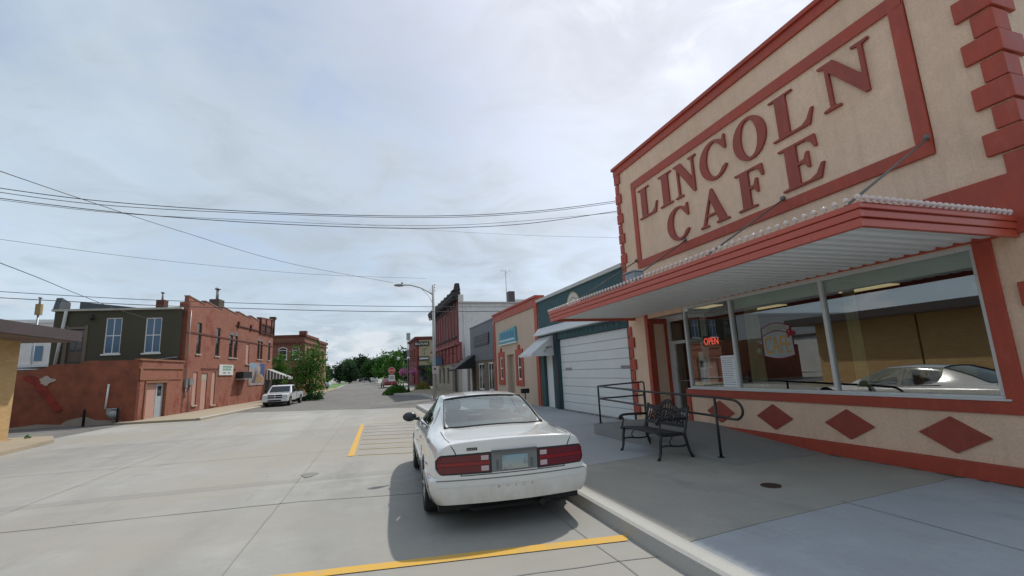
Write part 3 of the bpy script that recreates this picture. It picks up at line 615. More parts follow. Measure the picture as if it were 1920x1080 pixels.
# floodlight box on canopy
fl = thing('canopy_floodlight', 'small grey floodlight box standing on the far part of the canopy roof', 'floodlight', RW(7.9, 2.35, 3.4))
m = MB(); m.box(RW, 7.72, 8.06, 2.2, 2.42, 3.46, 3.60); m.box(RW, 7.70, 8.08, 2.18, 2.46, 3.60, 3.625); m.build('housing', plain('grey_box', (.32, .36, .40), .5), fl, bevel=.01)
m = MB(); m.tube([RW(7.89, 2.3, 3.27), RW(7.89, 2.3, 3.47)], .02); m.build('bracket', m_galv, fl)

# ================================================================== RAMP, RAILING, BENCH, DRAIN
rp = MB()
top = [(5.40, 8.9), (5.40, 10.55), (7.48, 10.55), (7.48, 8.9)]
k = [(5.40, 10.55, .1), (7.5, 10.55, .1), (7.5, 10.55, .40), (5.40, 10.55, .40), (5.40, 8.9, .1), (7.5, 8.9, .1), (7.5, 8.9, .40), (5.40, 8.9, .40), (5.62, 6.2, .1), (7.5, 6.2, .1), (7.5, 6.2, .156), (5.62, 6.2, .156)]
rp.add(k, [(0, 1, 2, 3), (0, 3, 7, 4), (3, 2, 6, 7), (1, 5, 6, 2), (4, 7, 11, 8), (7, 6, 10, 11), (8, 11, 10, 9), (5, 9, 10, 6)]); tag(rp.build('entrance_ramp', m_ramp), 'grey concrete ramp and landing along the cafe wall at its door', 'ramp')
m = MB(); m.box(RW, 9.49, 10.97, -.66, .0, .1, .399)
m.build('door_step', m_ramp, cafe)
rl = thing('ramp_railing', 'black pipe railing with a rounded end beside the cafe ramp', 'railing', (5.65, 8.5, .3))
def gz(y): return .40 if y > 8.9 else .156+(.244)*(y-6.2)/2.7
m = MB(); r_ = .021
m.tube([(5.55, 10.47, 1.29), (5.58, 8.56, 1.22), (5.70, 6.55, 1.17), (5.70, 6.22, 1.15)]+[(5.70, 6.22-.20*math.sin(a), .99+.155*math.cos(a)) for a in [math.pi*i/8 for i in range(1, 8)]]+[(5.70, 6.22, .84), (5.70, 6.55, .86), (5.58, 8.56, .93), (5.55, 10.47, .99)], r_)
m.tube([(5.55, 10.47, 1.29), (6.85, 10.47, 1.33), (6.87, 10.47, 1.30), (6.87, 10.47, .66)], r_*.9); m.tube([(5.55, 10.47, .99), (6.87, 10.47, 1.0)], r_*.9); m.build('rails', m_blackiron, rl)
for x, y, t in ((5.55, 10.47, 1.29), (5.60, 8.56, 1.22), (5.70, 6.62, 1.17)):
    m = MB(); m.tube([(x, y, gz(y)), (x, y, t)], .023); m.disc((x, y, gz(y)), (1, 0, 0), (0, 1, 0), .055, (0, 0, 1), .012, 14); m.build('post', m_blackiron, rl)
dn = thing('drain_cover', 'small round rusty drain cover set in the brown pavement', 'drain cover', (5.08, 5.05, .15))
m = MB(); m.disc((5.08, 5.05, .146), (1, 0, 0), (0, 1, 0), .11, (0, 0, 1), .008, 28); m.build('lid', plain('rust', (.035, .022, .018), .85, var=.4), dn)
m = MB(); m.ring((5.08, 5.05, .148), (1, 0, 0), (0, 1, 0), .11, .125, (0, 0, 1), .009, 28)
for i in range(-3, 4): m.box(WORLD, 5.08-.09, 5.08+.09, 5.05+i*.026-.004, 5.05+i*.026+.004, .154, .158)
m.build('rim', plain('rust_rim', (.07, .035, .025), .85), dn)

bn = thing('cast_iron_bench', 'dark cast iron bench with slatted seat and scrolled back by the cafe ramp', 'bench', (5.15, 7.68, .148))
BO = Fr((0, 0, .148), (0, 1, 0), (-1, 0, 0))
def side(y):
    m = MB(); X0, X1 = 4.84, 5.40
    P = lambda x, z: (x, y, .148+z)
    def bez(p, n=7):
        o = []
        for i in range(n+1):
            t = i/n; a = (1-t)**3; b = 3*(1-t)**2*t; c = 3*(1-t)*t*t; d = t**3
            o.append(P(a*p[0][0]+b*p[1][0]+c*p[2][0]+d*p[3][0], a*p[0][1]+b*p[1][1]+c*p[2][1]+d*p[3][1]))
        return o
    m.tube(bez([(X0-.04, 0), (X0+.05, .12), (X0-.01, .3), (X0+.06, .42)]), [.028, .023, .025, .025, .027, .027, .029, .031])
    m.tube(bez([(X1+.10, 0), (X1+.02, .12), (X1+.0, .3), (X1-.04, .42)]), [.028, .023, .025, .025, .027, .027, .029, .031])
    m.tube(bez([(X0-.02, .43), (X0+.2, .38), (X1-.2, .40), (X1, .40)]), .024)
    m.tube(bez([(X1-.05, .38), (X1+.02, .5), (X1+.02, .62), (X1+.10, .86)]), .027)
    m.tube(bez([(X0+.03, .42), (X0-.02, .52), (X0+.10, .56), (X0+.02, .64)]), .017)
    m.tube(bez([(X0-.03, .60), (X0-.04, .70), (X0+.1, .67), (X1+.03, .66)]), .024)
    m.tube(bez([(X0-.03, .60), (X0-.005, .56), (X0+.03, .60), (X0+.0, .63)]), .012)
    m.tube(bez([(X0+.03, .22), (X0+.2, .26), (X1-.2, .16), (X1+.02, .22)]), .016); m.tube(bez([(X0+.25, .22), (X0+.15, .32), (X1-.3, .30), (X1-.28, .40)]), .01)
    m.sphere(P(X0-.04, .012), .03, 8, 5, (1.3, .8, .45)); m.sphere(P(X1+.10, .012), .03, 8, 5, (1.3, .8, .45)); return m
for y in (7.08, 8.28): side(y).build('end_frame', m_blackiron, bn)
m_slat = plain('weathered_slat', (.026, .024, .028), .6, var=.2)
for i in range(6):
    x = 4.84+i*.092; m = MB(); m.box(WORLD, x-.033, x+.033, 7.09, 8.27, .148+.435-.012*i*.5, .148+.458-.012*i*.5); m.build('seat_slat', m_slat, bn, bevel=.006)
bk = MB(); nb_ = 24
def bx_(z): return 5.375+.13*(z-.45)/.42
arch = []
for i in range(nb_+1):
    t = i/nb_; y = 7.10+1.16*t; zt = .80+.12*math.exp(-((t-.5)/.2)**2)+.02*math.cos(t*4*math.pi); arch.append((y, zt))
vs_ = []; 
for y, zt in arch: vs_ += [(bx_(zt)-.018, y, .148+zt-.05), (bx_(zt)+.018, y, .148+zt-.05), (bx_(zt)+.018, y, .148+zt+.02), (bx_(zt)-.018, y, .148+zt+.02)]
bk.add(vs_, [(i*4+e, i*4+(e+1) % 4, (i+1)*4+(e+1) % 4, (i+1)*4+e) for i in range(nb_) for e in range(4)]+[(0, 1, 2, 3), (nb_*4+3, nb_*4+2, nb_*4+1, nb_*4)])
bk.box(WORLD, 5.375, 5.405, 7.10, 8.26, .148+.50, .148+.55); bk.build('back_rail', m_slat, bn)
lt = MB()
for i in range(9):
    yc = 7.22+i*.115
    for zc in (.60, .665, .73):
        if zc > .70 and (i < 1 or i > 7): continue
        c = Vector((bx_(zc)+.01, yc, .148+zc)); lt.tube([c+Vector((0, .042*math.cos(a), .036*math.sin(a))) for a in [math.pi*j/5 for j in range(10)]], .0115, 6, closed=True)
for i in range(14):
    t = (i+.5)/14; y = 7.10+1.16*t; zt = .77+.12*math.exp(-((t-.5)/.2)**2); lt.tube([(bx_(.55), y, .148+.54), (bx_(zt), y+(.5-t)*.1, .148+zt)], .010, 5)
lt.tube([(bx_(.7)+.01, 7.35+.66*i/14, .148+.60+.20*math.sin(math.pi*i/14)) for i in range(15)], .011, 6)
lt.build('lattice', m_blackiron, bn)

# ================================================================== RIGHT-HAND ROW
def shell(mb, fr, u0, u1, z0, z1, depth, roofz=None, back=True):
    """sides, roof and back of a building whose front is made separately"""
    rz = roofz if roofz is not None else z1-.3
    mb.quad(fr(u0, 0, z0), fr(u0, -depth, z0), fr(u0, -depth, z1), fr(u0, 0, z1)); mb.quad(fr(u1, 0, z0), fr(u1, 0, z1), fr(u1, -depth, z1), fr(u1, -depth, z0))
    mb.quad(fr(u0, -depth, z0), fr(u1, -depth, z0), fr(u1, -depth, z1), fr(u0, -depth, z1)); mb.quad(fr(u0, 0, rz), fr(u1, 0, rz), fr(u1, -depth, rz), fr(u0, -depth, rz))
def sash(parent, fr, u0, u1, z0, z1, w, mats, name='window', bars_v=1, bars_h=1, fw=.05, sill=None, gl=None):
    m = MB()
    for a, b, c, d in ((u0, u1, z0, z0+fw), (u0, u1, z1-fw, z1), (u0, u0+fw, z0+fw, z1-fw), (u1-fw, u1, z0+fw, z1-fw)): m.box(fr, a, b, w-.04, w, c, d)
    for i in range(bars_v): u = u0+(u1-u0)*(i+1)/(bars_v+1); m.box(fr, u-fw*.35, u+fw*.35, w-.035, w-.004, z0+fw, z1-fw)
    for i in range(bars_h): z = z0+(z1-z0)*(i+1)/(bars_h+1); m.box(fr, u0+fw, u1-fw, w-.036, w-.002, z-fw*.4, z+fw*.4)
    f = m.build(name, mats[0], parent)
    g_ = MB(); g_.box(fr, u0+fw*.5, u1-fw*.5, w-.03, w-.02, z0+fw*.5, z1-fw*.5); g_.build('pane', mats[1], f)
    if sill: s_ = MB(); s_.box(fr, u0-.08, u1+.08, w-.05, w+sill, z0-.09, z0-.003); s_.build('sill', mats[2] if len(mats) > 2 else mats[0], f)
    return f
# --- green garage
gb = thing('garage_building', 'dark green garage with a wide white sectional door beside the cafe', 'building', (7.5, 15.6, .15))
m = MB(); m.wall(RW, 11.99, 19.30, .1, 4.72, [(12.06, 17.34, .1, 2.9), (17.95, 18.92, .1, 2.36)], .18); shell(m, RW, 11.99, 19.30, .1, 4.72, 14, 4.4); m.build('wall', m_green, gb)
m = MB(); m.box(RW, 11.98, 19.34, -.3, .08, 4.72, 4.84); m.build('coping', plain('pale_coping', (.50, .50, .47), .6), gb)
m = MB(); m.prismU(RW, [(0, 3.18), (0, 3.52), (.05, 3.52), (.30, 3.22), (.30, 3.18)], 11.99, 19.28); m.build('metal_band', m_alu, gb)
m = MB(); nP = 9; h_ = 2.74/nP
for i in range(nP): m.prismU(RW, [(-.17, .155+i*h_), (-.125, .155+i*h_), (-.11, .17+i*h_), (-.11, .13+(i+1)*h_), (-.125, .150+(i+1)*h_), (-.17, .150+(i+1)*h_)], 12.10, 17.30)
for i in range(nP): m.box(RW, 12.10, 17.30, -.112, -.104, .155+h_*(i+.46), .155+h_*(i+.51))
gd = m.build('garage_door', m_gdoor, gb)
m = MB()
for i in range(1, nP): m.box(RW, 12.10, 17.30, -.15, -.108, .155+i*h_-.008, .155+i*h_+.006)
m.build('panel_gap', plain('panel_gap', (.44, .45, .45), .8), gd)
m = MB(); m.box(RW, 12.2, 12.75, -.11, -.10, 1.66, 1.76); m.build('slot_plate', plain('dusty_mauve', (.24, .21, .25), .6), gd); m = MB(); m.box(RW, 16.35, 16.9, -.11, -.10, 1.66, 1.76); m.build('slot_plate', plain('dusty_grey', (.26, .26, .27), .6), gd)
m = MB(); m.box(RW, 17.34, 17.62, 0, .03, .1, 3.17); m.build('post_panel', m_navy, gb)
m = MB()
for i in range(13): u = 12.4+i*.36+rnd.random()*.08; m.box(RW, u, u+.10+.1*rnd.random(), .001, .012, 2.98, 3.02+.09*rnd.random())
m.build('worn_lettering', plain('faded_white', (.06, .12, .13), .8), gb)
m = MB(); m.box(RW, 17.97, 18.90, -.17, -.12, .15, 2.34)
dd = m.build('side_door', m_white, gb, bevel=.01); m = MB(); m.sphere(RW(18.06, -.08, 1.15), .035); m.box(RW, 18.03, 18.10, -.12, -.10, 1.45, 1.55); m.build('handle', m_black, dd)
m = MB(); m.quad(RW(17.72, .02, 3.12), RW(19.28, .02, 3.12), RW(19.28, 1.0, 2.38), RW(17.72, 1.0, 2.38))
m.add([RW(17.72, .02, 3.12), RW(17.72, 1.0, 2.38), RW(17.72, .02, 2.38)], [(0, 1, 2)]); m.add([RW(19.28, .02, 3.12), RW(19.28, 1.0, 2.38), RW(19.28, .02, 2.38)], [(0, 1, 2)])
m.quad(RW(17.72, 1.0, 2.38), RW(19.28, 1.0, 2.38), RW(19.28, 1.0, 2.28), RW(17.72, 1.0, 2.28)); m.quad(RW(17.72, .02, 2.38), RW(17.72, 1.0, 2.38), RW(17.72, 1.0, 2.28), RW(17.72, .02, 2.28))
aw = m.build('awning', plain('awning_canvas', (.62, .62, .62), .8), gb)
m = MB()
for i in range(9): a = rnd.random()*.38+.08; b = .1+rnd.random()*.5; m.box(RW, 17.70, 17.716, a, a+.09, 2.42+rnd.random()*.3*(1-a), 2.46+rnd.random()*.28*(1-a))
m.build('faded_print', plain('faded_red', (.52, .44, .44), .8), aw)
e_ = MB(); e_.disc(RW(15.55, .001, 3.98), (0, 1, 0), (0, 0, 1), .58, (-1, 0, 0), .03, 40); eo = e_.build('round_emblem', plain('emblem_cream', (.58, .54, .46), .6), gb)
e_ = MB(); e_.ring(RW(15.55, .03, 3.98), (0, 1, 0), (0, 0, 1), .36, .39, (-1, 0, 0), .006, 40); e_.ring(RW(15.55, .03, 3.98), (0, 1, 0), (0, 0, 1), .10, .15, (-1, 0, 0), .006, 20); e_.build('ring', plain('emblem_grey', (.20, .16, .2), .6), eo)
e_ = MB(); e_.ring(RW(15.55, .02, 3.98), (0, 1, 0), (0, 0, 1), .55, .585, (-1, 0, 0), .02, 40); e_.build('edge_ring', plain('emblem_gold', (.45, .37, .16), .5), eo)
# --- peach shop
pb = thing('peach_shop', 'peach stucco shop with dark red corner bands and two small windows', 'building', (7.5, 23, .15))
OPS = [(21.9, 22.5, 1.25, 2.5), (23.15, 24.35, .1, 2.58), (25.1, 25.7, 1.25, 2.5)]
m = MB(); m.wall(RW, 19.36, 26.8, .1, 4.98, OPS, .25); shell(m, RW, 19.36, 26.8, .1, 4.98, 14, 4.6); m.build('wall', m_peach, pb)
m = MB(); m.box(RW, 19.36, 19.72, 0, .05, .1, 4.60); m.box(RW, 26.52, 26.8, 0, .05, .1, 4.60); m.box(RW, 19.32, 26.8, 0, .06, 4.60, 4.98); m.box(RW, 19.32, 26.84, -.35, .12, 4.98, 5.08); m.box(RW, 19.30, 19.36, -1.2, .0, 4.3, 4.98); m.build('trim', m_red, pb)
for a, b, c, d in (OPS[0], OPS[2]):
    m = MB(); 
    for p in ((a-.28, a, c-.28, d+.28), (b, b+.28, c-.28, d+.28), (a, b, c-.28, c), (a, b, d, d+.28)): m.box(RW, p[0], p[1], 0, .05, p[2], p[3])
    m.prism(RW, [((a+b)/2-.1, d+.28), ((a+b)/2+.1, d+.28), ((a+b)/2+.12, d+.50), ((a+b)/2-.12, d+.50)], .0, .07); m.build('window_surround', m_red, pb)
    sash(pb, RW, a, b, c, d, .0, (m_white, m_dglass), bars_v=0, fw=.09)
m = MB(); m.box(RW, 23.2, 24.3, -.24, -.2, .1, 2.56); m.build('door', plain('tan_door', (.34, .25, .18), .6), pb)
m = MB(); m.prism(RW, [(22.4, 3.20), (25.5, 3.22), (25.48, 3.86), (23.6, 3.92), (22.5, 3.98)], .02, .10); sg = m.build('shop_sign', plain('turquoise_sign', (.07, .30, .38), .5), pb)
m = MB()
for i in range(5): m.box(RW, 22.75+i*.5, 23.05+i*.5, .10, .115, 3.5, 3.80)
m.build('worn_lettering', plain('turquoise_dark', (.05, .18, .30), .5), sg)
m = MB(); m.box(RW, 22.6, 25.3, .10, .112, 3.34, 3.40); m.box(RW, 22.38, 25.5, .02, .12, 3.14, 3.2); m.build('white_line', m_white, sg)
m = thing('ash_stand', 'small black ash stand on a thin post in front of the peach shop', 'ash stand', (6.9, 19.9, .15))
k = MB(); k.tube([(6.9, 19.9, .15), (6.9, 19.9, .72)], .025); k.disc((6.9, 19.9, .15), (1, 0, 0), (0, 1, 0), .14, (0, 0, 1), .03, 16); k.build('post', m_blackiron, m)
k = MB(); k.box(WORLD, 6.72, 7.08, 19.8, 20.0, .72, .92); k.build('bin', m_black, m, bevel=.015)
# --- grey ribbed shop
gs = thing('grey_metal_shop', 'grey ribbed metal shopfront over rubble stone with a black awning', 'building', (7.5, 30, .15))
m = MB(); m.wall(RW, 26.85, 33.2, .1, 2.45, [(27.3, 28.6, .55, 2.3), (29.6, 31.2, .55, 2.3), (32.0, 33.0, .1, 2.3)], .2); m.build('stone_base', plain('rubble_stone', (.16, .12, .085), .85, var=.7, nscale=5, bump=.8, bscale=6), gs)
m = MB(); shell(m, RW, 26.85, 33.2, .1, 4.85, 12, 4.5)
pts = []; n = 42
for i in range(n):
    u = 26.85+6.35*i/n; d = 6.35/n; pts += [(u, .06), (u+d*.55, .06), (u+d*.62, .03), (u+d*.93, .03)]
pts.append((33.2, .06)); kq = len(pts)
m.add([RW(u, w_, 2.45) for u, w_ in pts]+[RW(u, w_, 4.85) for u, w_ in pts], [(i, i+1, kq+i+1, kq+i) for i in range(kq-1)]); m.box(RW, 26.84, 33.24, -.1, .10, 4.85, 4.93)
m.build('ribbed_wall', m_grey, gs)
for a, b in ((27.3, 28.6), (29.6, 31.2)): sash(gs, RW, a, b, .55, 2.3, -.05, (m_white, m_dglass), bars_h=0, fw=.1)
m = MB(); m.box(RW, 27.8, 31.9, .06, .12, 3.45, 4.15); sg = m.build('dark_sign', m_charcoal, gs)
m = MB()
for z in (3.62, 3.82, 3.98): m.box(RW, 28.0, 31.7, .12, .125, z, z+.05)
m.build('sign_lines', plain('sign_grey', (.10, .11, .12), .6), sg)
m = MB(); m.quad(RW(31.8, .05, 2.95), RW(34.2, .05, 2.95), RW(34.2, 1.5, 1.98), RW(31.8, 1.5, 1.98)); m.add([RW(31.8, .05, 2.95), RW(31.8, 1.5, 1.98), RW(31.8, .05, 1.98)], [(0, 1, 2)]); m.add([RW(34.2, .05, 2.95), RW(34.2, 1.5, 1.98), RW(34.2, .05, 1.98)], [(0, 1, 2)])
m.quad(RW(31.8, 1.5, 1.98), RW(34.2, 1.5, 1.98), RW(34.2, 1.5, 1.86), RW(31.8, 1.5, 1.86)); m.build('awning', m_black, gs)
# --- low white shed between
ws = thing('low_white_annex', 'low white annex between the grey shop and the tall brick hall', 'building', (7.9, 35.3, .1))
m = MB(); m.box(RW, 33.22, 37.45, -12, -.15, .1, 2.75); m.build('wall', m_whitebrick, ws); m = MB(); m.box(RW, 33.22, 37.45, -12, -.05, 2.752, 2.86); m.build('roof_edge', m_alu, ws)
m = MB(); m.box(RW, 34.5, 35.3, -.15, -.12, .15, 2.2); m.build('door', plain('shed_door', (.2, .17, .15), .7), ws)
# --- tall ornate brick hall
hb = thing('ornate_brick_hall', 'two storey red hall with tall narrow windows, dark cornice and white side wall', 'building', (7.5, 45, .1))
B0, B1 = 37.6, 52.6
ops = []; nW = 9; st = (B1-B0-1.2)/nW
for i in range(nW): u = B0+.9+i*st; ops.append((u, u+st*.55, 4.75, 7.35))
m = MB(); m.wall(RW, B0, B1, 4.15, 8.2, ops, .14); m.build('upper_front', m_redstone, hb)
m = MB(); m.wall(RW, B0, B1, .1, 4.15, [(B0+.6, B0+3.4, .1, 2.4), (B0+5, B0+6.2, .7, 2.2), (B0+7.4, B0+8.6, .7, 2.2), (B0+9.8, B0+11, .7, 2.2)], .3); m.build('ground_floor', m_creamst, hb)
m = MB(); m.box(RW, B0, B1, .001, .12, 2.55, 3.95); m.box(RW, B0-.05, B1+.1, .0, .35, 3.95, 4.12); m.box(RW, B0-.05, B1+.1, .0, .22, 4.12, 4.25); 
for i in range(8): u = B0+.3+i*1.9; m.box(RW, u, u+.3, .12, .2, 2.55, 3.95)
m.box(RW, B0-1.1, B0-.06, .0, .18, 2.7, 3.95); m.box(RW, B0-1.2, B0-.06, .0, .3, 3.95, 4.14); m.build('storefront_band', m_redstone, hb)
for i, (a, b, c, d) in enumerate(ops):
    m = MB(); m.box(RW, a, b, -.12, -.10, c, d); k = m.build('window', m_dglass, hb)
    m = MB(); m.box(RW, a, b, -.10, -.08, (c+d)/2-.03, (c+d)/2+.03); m.box(RW, a, a+.06, -.10, .02, c, d); m.box(RW, b-.06, b, -.10, -.02, c, d); m.build('sash_bars', plain('sash_rose', (.35, .22, .2), .7), k)
    m = MB(); m.prism(RW, [(a-.08, d), (b+.08, d), (b+.02, d+.25), ((a+b)/2, d+.36), (a-.02, d+.25)], .001, .10); m.box(RW, a-.06, b+.06, 0, .12, c-.14, c); m.build('hood_mould', m_stone, k)
m = MB()
for i in range(nW+1): u = B0+.9+i*st-st*.32; m.box(RW, u, u+st*.12, .0, .05, 4.3, 7.6)
m.build('pilasters', m_redstone, hb)
m = MB(); m.box(RW, B0-.05, B1+.1, 0, .25, 7.75, 8.0); m.box(RW, B0-.08, B1+.1, 0, .5, 8.0, 8.25); m.box(RW, B0-.1, B1+.15, -.2, .55, 8.25, 8.42)
for i in range(26): u = B0+.1+i*.58; m.box(RW, u, u+.2, .25, .48, 7.72, 8.0)
for i in range(9): u = B0+.4+i*1.75; m.box(RW, u, u+.35, .25, .5, 8.42, 8.56)
m.prismU(RW, [(-.2, 8.5), (.55, 8.5), (.3, 8.72), (.22, 9.15), (-.1, 9.15)], B0-.1, B0+.4)
m.build('cornice', m_stone, hb)
m = MB(); xs = [(-.0, 8.2), (-.45, 8.2), (-.45, 7.62), (-10, 7.45), (-10, 7.3), (-22, 7.2), (-22, .1), (0, .1)]
m.prismU(RW, xs, B0-.02, B0-.32+.3); m.quad(RW(B1, 0, .1), RW(B1, 0, 8.2), RW(B1, -22, 7.2), RW(B1, -22, .1)); m.quad(RW(B0, -.3, 7.2), RW(B1, -.3, 7.2), RW(B1, -22, 7.0), RW(B0, -22, 7.0)); m.quad(RW(B0, -.3, 7.2), RW(B1, -.3, 7.2), RW(B1, -.3, 8.2), RW(B0, -.3, 8.2))
m.build('side_wall', m_whitebrick, hb)
m = MB(); m.tube([(7.95, 37.5, 7.6), (7.95, 37.5, .3)], .05); m.build('downpipe', m_whitebrick, hb)
m = MB(); m.box(WORLD, 7.5, 22, B0-.2, B0+.3, 7.45, 7.55); m.build('side_coping', plain('side_coping', (.42, .40, .38), .8), hb)
ch = MB(); ch.box(WORLD, 12.05, 12.6, 37.8, 38.4, 7.3, 8.55); ch.build('chimney', plain('dark_vent', (.09, .07, .08), .7), hb)
m = MB(); m.box(WORLD, 12.9, 15.2, 38.6, 39.5, 7.3, 7.95); m.build('roof_unit', m_alu, hb)
m = MB(); m.tube([(11.9, 38, 7.3), (11.9, 38, 10.5)], .025, 6); m.tube([(11.4, 38, 10.4), (12.4, 38, 10.4)], .015, 6); m.tube([(11.9, 37.6, 10.2), (11.9, 38.4, 10.2)], .015, 6); m.build('antenna', m_galv, hb)
m = MB(); m.box(RW, 45.2, 47.6, .2, .9, 2.55, 3.15); m.box(RW, 45.8, 47.0, .3, .8, 3.15, 3.4); m.build('blue_sign', plain('blue_sign', (.09, .19, .32), .5), hb)
m = MB(); m.tube([RW(38.2, 1.2, 3.3), RW(38.2, .1, 3.3)], .02, 6); m.tube([RW(44.6, .1, 3.5), RW(44.6, 1.2, 3.5), RW(44.6, 1.2, 2.6)], .02, 6); m.tube([RW(43.2, .1, 3.3), RW(43.2, 1.1, 3.3), RW(43.2, 1.1, 2.5)], .02, 6); m.build('sign_brackets', m_blackiron, hb)
for a in (B0+.6,):
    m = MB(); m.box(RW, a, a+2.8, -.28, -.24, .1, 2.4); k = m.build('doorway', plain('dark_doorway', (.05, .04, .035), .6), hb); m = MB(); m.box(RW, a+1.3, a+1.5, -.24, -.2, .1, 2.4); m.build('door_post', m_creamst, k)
for a in (B0+5, B0+7.4, B0+9.8): sash(hb, RW, a, a+1.2, .7, 2.2, -.1, (m_creamst, m_dglass), bars_v=0, bars_h=0)
# --- corner bank block across the cross street
bb = thing('corner_brick_block', 'dark red corner block with a tan painted gable and two black signs', 'building', (10, 75, 0))
m = MB(); m.wall(RW, 70, 82, 0, 6.9, [(72, 73.2, 3.6, 5.6), (75, 76.2, 3.6, 5.6), (78, 79.2, 3.6, 5.6), (72, 74.5, .3, 2.4)], .25); shell(m, RW, 70, 82, 0, 6.9, 14, 6.7); m.build('wall', m_bbrick, bb)
SB = Fr((0, 70, 0), (1, 0, 0), (0, -1, 0))
m = MB(); m.box(SB, 7.85, 10.6, .002, .06, 3.0, 6.75); m.build('tan_panel', plain('tan_gable', (.36, .31, .20), .8, var=.12), bb)
m = MB(); m.box(SB, 7.4, 14, -.2, .25, 6.9, 7.25); m.box(RW, 69.8, 82, 0, .25, 6.9, 7.25); m.build('cornice', plain('maroon_cornice', (.13, .035, .03), .8, var=.25), bb)
m = MB(); m.box(SB, 7.15, 9.35, .06, .2, 5.85, 6.5); sg = m.build('upper_sign', m_black, bb); m = MB(); put_text(m, SB, 'BELLE PLAINE', 7.3, 9.2, 6.02, 6.33, .2, .215, flip=False); m.build('lettering', m_white, sg)
m = MB(); m.box(SB, 7.75, 9.35, .06, .2, 3.7, 4.3); sg = m.build('lower_sign', m_black, bb); m = MB()
for i in range(9): m.box(SB, 7.9+i*.15, 8.01+i*.15, .2, .215, 3.86, 4.12)
m.build('lettering', m_white, sg)
m = MB(); m.tube([SB(8.75, .08, 5.5), SB(8.55, .08, 5.1), SB(8.75, .08, 4.8), SB(8.6, .08, 4.5)], .04, 6); m.tube([SB(8.3, .08, 5.4), SB(9.1, .08, 5.4)], .03, 6); m.build('painted_mark', plain('olive_mark', (.17, .15, .08), .8), bb)
m = MB(); m.box(SB, 7.55, 10.6, .0, .5, 2.55, 2.95); m.build('shop_fascia', m_black, bb); sash(bb, SB, 7.9, 9.0, .4, 2.4, .05, (m_dglass, m_dglass), bars_v=0, bars_h=0); m = MB(); m.box(SB, 9.2, 10.2, .0, .05, .1, 2.4); m.build('door', m_navy, bb)

# ================================================================== LEFT SIDE
# --- two storey brick block
lb = thing('two_storey_brick_block', 'long two storey red brick block with boarded doors, white sign and mural', 'building', tuple(LF(0, 0, 0)))
L0, L1 = -.9, 15.4
W1 = [(.47, 1.05, 3.72, 5.75), (3.2, 3.85, 3.68, 5.68), (5.45, 6.10, 3.66, 5.35), (6.35, 7.0, 3.66, 5.35), (11.35, 11.90, 3.70, 5.30), (12.08, 12.63, 3.70, 5.30), (14.1, 14.7, 3.68, 5.30)]
LB = [(.35, .92, .49, 2.58), (1.48, 2.30, .10, 2.50), (2.95, 3.55, .35, 2.6), (8.8, 9.48, 3.23, 4.88)]
m = MB(); m.wall(LF, L0, L1, 0, 6.9, W1+LB, .14)
m.prism(Fr(LF(L0, 0, 0), LN, LU), [(0, 0), (0, 6.9), (-.5, 6.9), (-.5, 6.3), (-6.4, 6.3), (-6.4, 0)], -.001, .2); m.quad(LF(L1, -6.6, 0), LF(L1, 0, 0), LF(L1, 0, 6.9), LF(L1, -6.6, 6.9)); m.quad(LF(L0, -6.6, 0), LF(L1, -6.6, 0), LF(L1, -6.6, 6.4), LF(L0, -6.6, 6.4)); m.quad(LF(L0, -6.6, 6.3), LF(L1, -6.6, 6.3), LF(L1, 0, 6.3), LF(L0, 0, 6.3))
m.build('wall', m_lbrick, lb)
m = MB(); steps = [(L0, 1.3), (1.3, 4.0), (4.0, 6.9), (6.9, 9.5), (9.5, 11.6)]
for a, b in steps: m.prism(LF, [(a, 6.9), (b, 6.9), (b, 7.02), (a, 7.26)], -.25, .0)
m.prism(LF, [(11.6, 6.9), (L1, 6.9), (L1, 7.55), (11.6, 7.35)], -.25, .06); m.build('parapet', m_lbrick, lb)
m = MB()
for a, b in steps: m.prism(LF, [(a-.02, 7.26), (b, 7.02), (b, 7.07), (a-.02, 7.32)], -.28, .03)
m.prism(LF, [(11.55, 7.35), (L1+.1, 7.55), (L1+.1, 7.62), (11.55, 7.42)], -.28, .1); m.build('coping', plain('pale_tile_coping', (.28, .20, .17), .8, var=.3), lb)
m = MB()
for s in (11.6, 13.0, 14.5, 15.2): m.box(LF, s, s+.16, .0, .13, 5.95, 7.7 if s > 14 else 7.35)
m.box(LF, 11.6, 15.36, 0, .10, 6.0, 6.12); m.box(LF, 11.6, 15.36, 0, .09, 6.75, 6.85); m.box(LF, 15.0, 15.55, -.3, .2, 7.62, 7.85)
for s in (6.8, 9.4): m.box(LF, s, s+.18, 0, .12, 6.0, 6.5)
m.box(LF, 6.5, 11.6, 0, .07, 6.12, 6.2); m.box(LF, 11.8, 12.9, .0, .05, 6.2, 6.7); m.box(LF, 13.2, 14.4, .0, .05, 6.2, 6.7)
m.build('corbelling', plain('dark_brick_corbel', (.07, .02, .014), .85, var=.3), lb)
m = MB(); m.box(LF, L0, L1, 0, .035, 4.98, 5.08); m.box(LF, 1.3, 6.9, 0, .03, 2.72, 2.82); m.build('belt_course', plain('belt_brick', (.12, .038, .026), .85, var=.3), lb)
